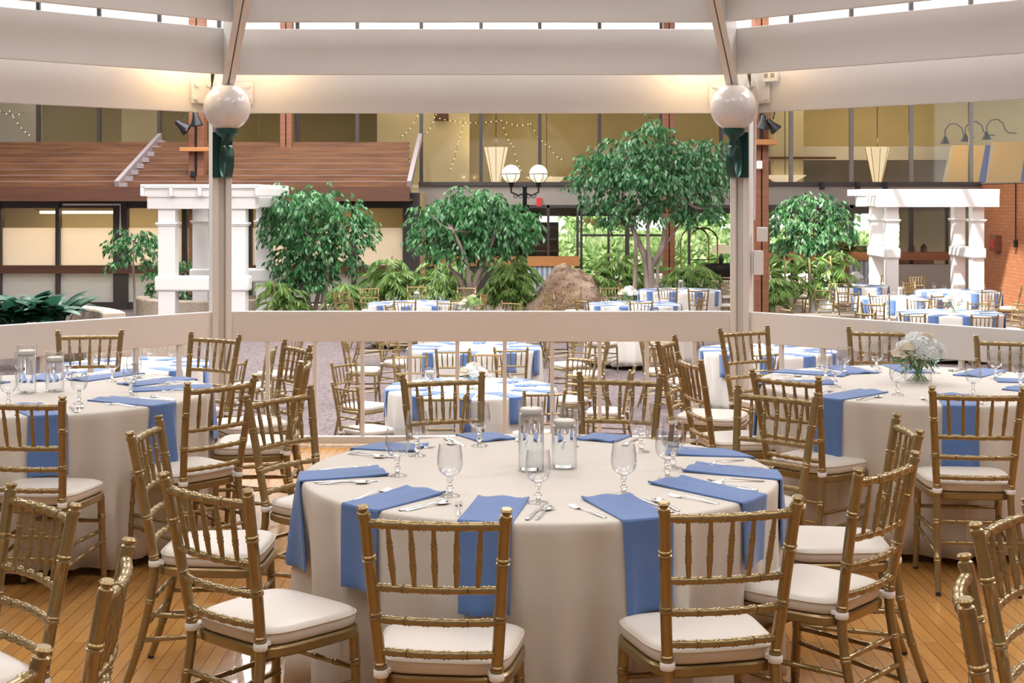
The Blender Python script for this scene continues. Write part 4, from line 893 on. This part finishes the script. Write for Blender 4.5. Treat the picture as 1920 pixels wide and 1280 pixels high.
# ------------------------------------------------------------------ planters
def arc_wall(c, r, a0, a1, th, z0, z1, name, label, n=30):
    m = MB(); rows = []
    for (rr, z) in ((r, z0), (r, z1), (r + th, z1), (r + th, z0), (r, z0)): rows.append([Vector((rr * cos(radians(a0 + (a1 - a0) * k / n)), rr * sin(radians(a0 + (a1 - a0) * k / n)), z)) for k in range(n + 1)])
    m.grid(rows); m.f.append([k * (n + 1) for k in range(4)]); m.f.append([k * (n + 1) + n for k in range(4)][::-1])
    return tag(m.build(name, M['stone'], loc=(c[0], c[1], 0), bevel=.03), label, 'planter')
arc_wall((-9.2, 21.6), 3.0, 95, 20, .35, FZ, -.02, 'stone_planter', 'curved tan stone planter wall at far left behind the railing')
arc_wall((-6.6, 32.6), 1.5, 180, 360, .3, FZ, -.42, 'stone_planter', 'low round stone planter behind the left white pergola')
tag(MB().lathe([(0, FZ), (1.48, FZ), (1.48, -.5), (0, -.47)], n=30).build('planter_soil', M['soil'], loc=(-6.6, 32.6, 0)), 'dark soil filling the low round planter', 'soil')
tag(MB().b2(-5.7, -4.9, 19.4, 22.5, FZ, -.05).build('stone_block_wall', M['stone'], bevel=.03), 'tan split-stone block wall seen below the left railing', 'wall')
tag(MB().b2(1.4, 3.4, 34.2, 34.5, FZ, -.2).b2(4.4, 7.6, 33.6, 34.0, FZ, -.15).build('planter_wall', M['stone'], bevel=.02), 'low pale planter wall behind the tallest tree', 'planter')
tag(MB().b2(4.9, 6.6, 27.5, 28.0, FZ, -.45).build('stone_bench', M['stone'], bevel=.02), 'low tan stone block right of the right gazebo post', 'planter')
tag(MB().b2(-4.6, -.3, 32.6, 32.9, FZ, -.62).b2(-.3, -.2, 32.6, 34.2, FZ, -.62).build('planter_kerb', M['stone'], bevel=.02), 'low stone kerb round the planted bed in the middle', 'kerb')
# ------------------------------------------------------------------ white pergolas
def pergola(cx, cy, w_, dp, label, rot=0, plain=False):
    t = empty('white_pergola', (cx, cy, FZ), rot, label, 'pergola'); H_ = 2.50; zt = 2.50
    for sx in (-1, 1):
        for sy in (-1, 1):
            x, y = sx * w_ / 2, sy * dp / 2; cw = .135 if plain else .165; m = MB().b2(x - cw, x + cw, y - cw, y + cw, 0, 2.5)
            p = m.build('column', M['paintw'], t, bevel=.01); e1, e2 = cw + .045, cw + .025; m = MB().b2(x - e1, x + e1, y - e1, y + e1, 2.16, 2.20).b2(x - e2, x + e2, y - e2, y + e2, 2.13, 2.16); m.build('capital', M['paintw'], p, bevel=.01)
            MB().b2(x - cw - .03, x + cw + .03, y - cw - .03, y + cw + .03, 0, .18).build('plinth', M['paintw'], p, bevel=.01)
    if plain:
        for sx in (-1, 1): MB().b2(sx * w_ / 2 - .17, sx * w_ / 2 + .17, -dp / 2 - .2, dp / 2 + .2, 1.32, 1.56).build('cross_beam', M['paintw'], t, bevel=.04)
        MB().b2(-w_ / 2 - .40, w_ / 2 + .40, -dp / 2 - .36, -dp / 2 - .2, 2.47, 2.87).build('top_beam', M['paintw'], t, bevel=.01)
        MB().b2(-w_ / 2 - .40, w_ / 2 + .40, dp / 2 + .2, dp / 2 + .36, 2.47, 2.87).build('top_beam', M['paintw'], t, bevel=.01)
        for k in range(7):
            y = -dp / 2 - .2 + (dp + .4) * k / 6; MB().b2(-w_ / 2 - .62, w_ / 2 + .45, y - .03, y + .03, 2.72, 2.87).build('rafter', M['paintw'], t, bevel=.01)
        for sx in (-1, 1): MB().b2(sx * (w_ / 2) - .18, sx * (w_ / 2) + .18, -dp / 2 - .2, dp / 2 + .2, 2.48, 2.70).build('side_beam', M['paintw'], t, bevel=.01)
        return t
    for sy in (-1, 1): MB().b2(-w_ / 2 - .23, w_ / 2 + .23, sy * dp / 2 - .2, sy * dp / 2 + .2, .88, 1.17).build('cross_beam', M['paintw'], t, bevel=.04)
    for sy in (-1, 1): MB().b2(-w_ / 2 - .36, w_ / 2 + .36, sy * dp / 2 - .22, sy * dp / 2 + .22, 2.46, 2.70).build('top_beam', M['paintw'], t, bevel=.01)
    for sx in (-1, 1): MB().b2(sx * (w_ / 2 + .1) - .18, sx * (w_ / 2 + .1) + .18, -dp / 2, dp / 2, 2.48, 2.70).build('side_beam', M['paintw'], t, bevel=.01)
    n = max(3, int((w_ + .9) / .5)); 
    for k in range(n + 1):
        x = -w_ / 2 - .42 + (w_ + .84) * k / n; MB().b2(x - .035, x + .035, -dp / 2 - .38, dp / 2 + .38, 2.70, 2.88).build('rafter', M['paintw'], t, bevel=.02)
    nb = max(4, int(dp / .35))
    for k in range(nb + 1):
        y = -dp / 2 - .33 + (dp + .66) * k / nb; MB().b2(-w_ / 2 - .45, w_ / 2 + .45, y - .05, y + .05, 2.88, 2.93).build('top_slat', M['paintw'], t, bevel=.01)
    MB().b2(-w_ / 2 - .4, w_ / 2 + .4, -dp / 2 - .28, -dp / 2 - .22, 2.70, 2.87).build('front_fascia', M['paintw'], t, bevel=.01)
    return t
pergola(-5.95, 29.5, 1.35, 3.0, 'white square-posted pergola behind the left gazebo post')
pergola(9.45, 33.2, 1.91, 1.35, 'sunlit white square-posted pergola beside the brick wall', plain=True)
# ------------------------------------------------------------------ brown timber columns
def timber(px0, px1, D, py_top, label, z1=9, cap=None):
    x0, x1 = X(px0, D), X(px1, D); t = empty('timber_column', ((x0 + x1) / 2, D, FZ), 0, label, 'column'); w_ = x1 - x0
    for s in (-1, 1): MB().b2(s * w_ * .27 - w_ * .23, s * w_ * .27 + w_ * .23, -.2, .2, 0, z1 - FZ).build('post', M['redwood'], t, bevel=.01)
    MB().b2(-w_ * .1, w_ * .1, -.12, .12, 0, z1 - FZ).build('post_core', M['black'], t, smooth=False)
    if cap:
        z = Z(cap, D) - FZ; MB().b2(-w_ * .95, w_ * .95, -.45, -.2, z - .05, z + .05).build('bracket_shelf', M['orangewood'], t, bevel=.01)
    return t
timber(357, 385, 34.4, 210, 'reddish timber column left of the left gazebo post', cap=281)
timber(1412, 1438, 27.0, 210, 'reddish timber column right of the right gazebo post', cap=268)
timber(1243, 1264, 36.0, 210, 'dark red timber column behind the tallest tree')
timber(527, 549, BW - .5, 210, 'short reddish timber post above the stepped roof')
def spot(px, py, D, rz, ry, label):
    q = at(px, py, D=D); t = empty('spotlight', q, rz, label, 'spotlight', 'black track spotlights')
    M_ = Matrix.Rotation(ry, 4, 'Y') @ Matrix.Scale(D / 26.5, 4); MB().lathe([(.035, .16), (.05, .14), (.06, .06), (.11, -.06), (.115, -.10), (.105, -.10), (.06, .0), (.0, .02)], n=18, cap=False).map(M_).build('shade', M['black'], t)
    MB().sphere((0, 0, -.05), .05, 10).map(M_).build('bulb', M['globe'], t); MB().tube([(0, 0, .14), (.05, .1, .3)], .015, 6).build('arm', M['black'], t)
spot(343, 238, 33.9, 0, -.9, 'black spotlight angled left on the left timber column'); spot(368, 226, 33.9, 0, -.15, 'black spotlight pointing down on the left timber column')
spot(1431, 232, 26.5, 0, .1, 'black spotlight pointing down on the right timber column'); spot(1450, 237, 26.5, 0, -.7, 'black spotlight angled right of the right timber column')
for px, lb in ((366, 'black vertical lighting track on the left timber column'), (1427, 'black vertical lighting track on the right timber column')):
    dd = 26.75 if px > 1000 else 34.15; a = at(px, 212, D=dd); b = at(px, 262 if px > 1000 else 345, D=dd); tag(MB().tube([a, b], .03 if px > 1000 else .018, 8).build('light_track', M['black']), lb, 'track')
q = at(362, 326, D=34.12); tag(MB().box((0, 0, 0), (.12, .1, .14)).build('control_box', M['black'], loc=q, bevel=.01), 'small black box on the left timber column', 'box')
q = at(1424, 309, D=26.7); tag(MB().box((0, 0, 0), (.1, .06, .15)).build('switch_plate', M['paintw'], loc=q, bevel=.01), 'small white box on the right timber column', 'box')
for px in (1541, 1608, 1660):
    q = at(px, 347, D=BW - .3); t = empty('cylinder_downlight', q, 0, 'small black cylinder light on the rail below the upper windows', 'light', 'cylinder lights below the upper right windows'); MB().tube([(0, 0, -.12), (0, 0, .08)], .07, 12).tube([(0, 0, 0), (0, .3, 0)], .02, 6).build('housing', M['black'], t)
# ------------------------------------------------------------------ double globe street lamp
D = 30.8; q = at(984, 0, D=D); t = empty('street_lamp', (q.x, D, FZ), 0, 'black street lamp with two caged globe lights', 'street lamp'); zz = lambda py: Z(py, D) - FZ
MB().lathe([(.16, 0), (.16, .12), (.10, .3), (.06, .45), (.05, 1.2), (.045, zz(352)), (.06, zz(350)), (.03, zz(345))], n=16).build('pole', M['black'], t)
for s in (-1, 1):
    gx = s * .29; m = MB().tube([(0, 0, zz(362)), (gx * .5, 0, zz(366)), (gx, 0, zz(360)), (gx, 0, zz(350))], .022, 8)
    for k in range(2): m.tube([(gx * (.3 + .35 * k) + .06 * cos(a) * (1 - a / 12), 0, zz(368) + .06 * sin(a) * (1 - a / 12)) for a in [i * .5 for i in range(15)]], .009, 5)
    ar = m.build('arm', M['black'], t); gz_ = zz(326)
    MB().lathe([(.05, zz(350)), (.075, zz(347)), (.05, zz(345)), (.08, zz(341)), (.06, zz(340))], (gx, 0, 0), 14).build('fitter', M['black'], ar)
    gl = MB().sphere((gx, 0, gz_), .195, 28).build('globe', M['litglobe'], t); m = MB()
    m.tube([(gx + .2 * cos(a), .2 * sin(a), gz_) for a in [i * pi / 12 for i in range(24)]], .008, 5, closed=True)
    for k in range(6): m.tube([(gx + .2 * cos(pi * k / 3) * cos(e), .2 * sin(pi * k / 3) * cos(e), gz_ + .2 * sin(e)) for e in [-i * pi / 16 for i in range(9)]], .007, 5)
    m.build('cage', M['black'], gl)
tag(MB().box((0, 0, 0), (.14, .06, .22)).build('alarm_box', M['red'], loc=at(1011, 379, D=BW - .03)), 'small red alarm box under the grey band beside doors', 'alarm')
# ------------------------------------------------------------------ hall lamps, lobby furniture, awnings behind glass
for px, D, lb in ((930, 41.0, 'tall cone-shaped pendant lamp behind the upper centre window'), (1645, 41.0, 'tall cone-shaped pendant lamp behind the upper right window')):
    a = at(px, 276, D=D); t = empty('cone_pendant', (a.x, D, 0), 0, lb, 'pendant lamp', 'tall cone pendants in the upper hall')
    m = MB().lathe([(.34, Z(276, D)), (.10, Z(350, D))], n=8, cap=False); m.build('cone_shade', M['lampshade'], t, smooth=False); MB().lathe([(0, Z(278, D)), (.33, Z(278, D))], n=8, cap=False).build('diffuser', M['lampshade'], t)
    for k in range(8): MB().tube([(.345 * cos(k * pi / 4), .345 * sin(k * pi / 4), Z(276, D)), (.105 * cos(k * pi / 4), .105 * sin(k * pi / 4), Z(350, D))], .009, 5).build('rib', M['brass'], t)
    MB().tube([(0, 0, Z(276, D)), (0, 0, 5.45)], .012, 6).build('cord', M['black'], t)
    light('lamp_glow', 'POINT', (a.x, D + .1, Z(272, D) + .15), 60, (1, .82, .45), shadow_soft_size=.2)
for px, py, D in ((1472, 335, 41.5), (1025, 338, 42.5)):
    a = at(px, py, D=D); t = empty('bowl_pendant', a, 0, 'wide shallow glowing bowl lamp behind the %s upper window' % ('right' if px > 1200 else 'centre'), 'pendant lamp'); MB().lathe([(.62, .1), (.25, -.12), (.02, -.14)], n=12, cap=False).build('bowl', M['lampshade'], t)
    MB().tube([(0, 0, -.1), (0, 0, 5.4 - a.z)], .01, 5).build('cord', M['black'], t)
a = at(1450, 295, D=41); b = at(1570, 297, D=41)
tag(MB().box((0, 0, 0), (1.9, .5, .06)).build('hanging_slab', M['darkwood'], loc=((a.x + b.x) / 2, 41.6, a.z)), 'dark flat hanging panel behind upper right windows', 'panel')
for i, (px, top) in enumerate(((1772, 268), (1851, 262), (1930, 262))):
    D = 40.2; x0 = X(px, D); t = empty('ochre_awning', (x0, D, 0), 0, ['left ochre awning behind the upper right windows', 'middle ochre awning with blue side behind the windows', 'right ochre awning behind the windows over brick wall'][i], 'awning', 'ochre awnings behind the glass')
    zt, zb = Z(top, D), Z(345, D); w_ = .92; sl = .72
    def slab(a_, b_, th): m = MB(); m.v = [Vector(p) for p in ((sl + a_, 1.6, zt), (sl + b_, 1.6, zt), (b_, 0, zb), (a_, 0, zb), (sl + a_, 1.6 + th, zt), (sl + b_, 1.6 + th, zt), (b_, th, zb), (a_, th, zb))]; m.f = [[3, 2, 1, 0], [4, 5, 6, 7], [1, 5, 4, 0], [7, 6, 2, 3], [4, 7, 3, 0], [2, 6, 5, 1]]; return m
    slab(0, w_, .1).build('canopy', M['awn'], t, smooth=False); slab(w_, w_ + .17, .14).build('side_band', M['awnb'], t, smooth=False); slab(-.05, 0, .14).build('edge_band', M['band'], t, smooth=False)
for i, (px, py) in enumerate(((1772, 266), (1810, 262), (1850, 258))):
    D = 39.4; q = at(px, py, D=D); t = empty('gooseneck_lamp', q, 0, ['left black gooseneck lamp above the ochre awnings', 'middle black gooseneck lamp above the ochre awnings', 'right black gooseneck lamp above the ochre awnings'][i], 'lamp', 'black gooseneck lamps')
    MB().lathe([(.03, .16), (.05, .12), (.12, -.02), (.13, -.05)], n=14, cap=False).build('shade', M['black'], t)
    MB().tube([(0, 0, .15), (.0, 0, .32), (.12, 0, .48), (.3, 0, .50), (.45, 0, .38), (.5, 0, .22), (.6, 0, .13), (.8, 0, .12)], .016, 6).lathe([(.0, 0), (.07, 0)], (.8, 0, .12), 10).build('gooseneck', M['black'], t)
for px, py, lb in ((1352, 448, 'brass table lamp with cream shade beyond the lobby doors'),):
    D = 40.5; q = at(px, 470, D=D); t = empty('table_lamp', (q.x, D, FZ + .72), 0, lb, 'lamp'); MB().lathe([(.08, 0), (.03, .05), (.09, .25), (.03, .42)], n=14).build('base', M['green'], t); MB().lathe([(.33, .42), (.15, .68)], n=18, cap=False).build('shade', M['lampshade'], t)
    light('table_lamp_glow', 'POINT', (q.x, D, FZ + .72 + .52), 6, (1, .8, .5), shadow_soft_size=.06)
q = at(1352, 480, D=40.5); t = empty('side_table', (q.x + .2, 40.5, FZ), 0, 'dark low table carrying the lobby lamp', 'table'); MB().b2(-.6, .5, -.3, .3, .66, .72).build('tabletop', M['darkwood'], t)
for sx in (-.5, .4):
    for sy in (-.25, .25): MB().b2(sx - .03, sx + .03, sy - .03, sy + .03, 0, .66).build('leg', M['darkwood'], t)
for px, lb in ((1328, 'left dark leather armchair in the lobby behind right gazebo post'), (1352, 'right dark leather armchair in the lobby behind right gazebo post')):
    D = 39.2; q = at(px, 500, D=D); t = empty('armchair', (q.x, D, FZ), .3, lb, 'armchair'); MB().b2(-.32, .32, -.3, .3, .36, .50).build('seat', M['charcoal'], t, bevel=.04)
    m = MB(); m.grid([[Vector((.36 * cos(a) * (1 + .12 * z), -.32 * sin(a) * (1 + .12 * z), .38 + z * .56 * (.55 + .45 * sin(a)))) for a in [i * pi / 14 for i in range(15)]] for z in (0, .33, .66, 1)]); o = m.build('backrest', M['charcoal'], t); sf = o.modifiers.new('s', 'SOLIDIFY'); sf.thickness = .06
    for sx in (-.28, .28):
        for sy in (-.26, .26): MB().tube([(sx, sy, 0), (sx * .95, sy * .95, .37)], .02, 6).build('leg', M['black'], t)
D = 39.8; q = at(1311, 500, D=D); t = empty('luggage_cart', (q.x, D, FZ), .3, 'brass luggage cart with arched top rail in the lobby', 'cart')
MB().b2(-.5, .5, -.3, .3, .22, .30).build('deck', M['black'], t, bevel=.02)
for sy in (-.28, .28): MB().tube([(-.42, sy, .3), (-.42, sy, 1.5)] + [(-.42 * cos(a), sy, 1.5 + .36 * sin(a)) for a in [i * pi / 12 for i in range(1, 12)]] + [(.42, sy, 1.5), (.42, sy, .3)], .022, 8).build('hoop', M['brass'], t)
MB().tube([(-.42, -.28, 1.0), (.42, -.28, 1.0)], .015, 6).build('cross_bar', M['brass'], t)
for sx in (-.4, .4):
    for sy in (-.22, .22): MB().lathe([(.09, -.02), (.1, 0), (.09, .02)], n=12).map(Matrix.Translation((sx, sy, .11)) @ Matrix.Rotation(pi / 2, 4, 'X')).build('wheel', M['black'], t)
D = 40.6; q = at(1712, 480, D=D); t = empty('coffee_counter', (q.x, D, FZ), 0, 'dark coffee service counter behind the window inside the pergola', 'counter'); MB().b2(-.9, .5, -.3, .3, 0, .95).build('body', M['darkwood'], t, bevel=.01); MB().b2(-.95, .55, -.34, .34, .95, 1.0).build('worktop', M['black'], t, bevel=.01)
for i, x in enumerate((-.45, -.05, .3)):
    tag(MB().lathe([(.09, 0), (.10, .05), (.10, .3), (.06, .36), (.02, .40)], n=16).build('coffee_urn', M['black'] if i else M['steel'], loc=(q.x + x, D, FZ + 1.0)), ['steel urn at the left end of the coffee counter', 'black urn in the middle of the coffee counter', 'black urn at the right end of the coffee counter'][i], 'urn')
# bookcase seen through the left lobby window
q = at(1012, 460, D=40.5); t = empty('bookcase', (q.x, 40.5, FZ), 0, 'dark display shelving behind the lobby window left of the doors', 'shelf'); m = MB().b2(-.5, .5, .2, .24, 0, 2.0)
m.b2(-.52, -.48, -.2, .24, 0, 2.0).b2(.48, .52, -.2, .24, 0, 2.0).build('carcass', M['darkwood'], t)
for k in range(6): MB().b2(-.48, .48, -.2, .2, .2 + .33 * k, .23 + .33 * k).build('shelf', M['greyplaster'], t)
# gold balls decoration on the door glass
for i, (px, py) in enumerate(((1102, 414), (1113, 418), (1154, 414), (1164, 418))):
    q = at(px, py, D=BW - .01); tag(MB().lathe([(0, -.01), (.075, -.008), (.078, 0), (.075, .008), (0, .01)], n=20).map(Matrix.Rotation(pi / 2, 4, 'X')).build('door_medallion', M['brass'], loc=q), 'round brass disc pull on the glass lobby doors', 'door pull', 'brass discs on the lobby doors')
# reflections in the upper glass, made as glowing bulbs on wires behind it
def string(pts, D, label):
    P = [at(px, py, D=D) for px, py in pts]; t = empty('reflected_lights', P[0], 0, label, 'light reflection', 'warm reflections built as bulbs behind the upper glass'); b = MB(); wv = []
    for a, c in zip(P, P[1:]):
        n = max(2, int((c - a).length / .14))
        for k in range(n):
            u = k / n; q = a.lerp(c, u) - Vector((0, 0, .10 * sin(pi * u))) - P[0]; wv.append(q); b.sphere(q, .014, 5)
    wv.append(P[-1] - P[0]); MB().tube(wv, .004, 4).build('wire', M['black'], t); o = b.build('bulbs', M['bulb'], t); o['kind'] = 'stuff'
string([(0, 208), (48, 210)], 39.6, 'level run of lights reflected in the top left window'); string([(18, 208), (62, 258)], 39.6, 'lights slanting down, reflected in the top left window')
string([(783, 218), (748, 258)], 39.6, 'short run of reflected lights slanting left in the centre left window'); string([(818, 215), (795, 252)], 39.6, 'lights reflected beside the vent in the centre window')
string([(870, 222), (858, 270), (842, 322)], 39.6, 'long run of reflected lights left of the cone pendant'); string([(815, 220), (940, 226), (1000, 230)], 39.6, 'level run of lights reflected in the upper centre windows')
string([(940, 226), (962, 275), (980, 325)], 39.6, 'reflected lights slanting right past the cone pendant'); string([(995, 232), (1030, 275), (1060, 300)], 39.6, 'reflected lights slanting down towards the tallest tree')
q = at(828, 219, D=41.4); tag(MB().b2(-.2, .2, -.02, .02, -.12, .12).build('wall_vent', M['darkwood'], loc=q), 'brown wall vent behind the upper centre window', 'vent')
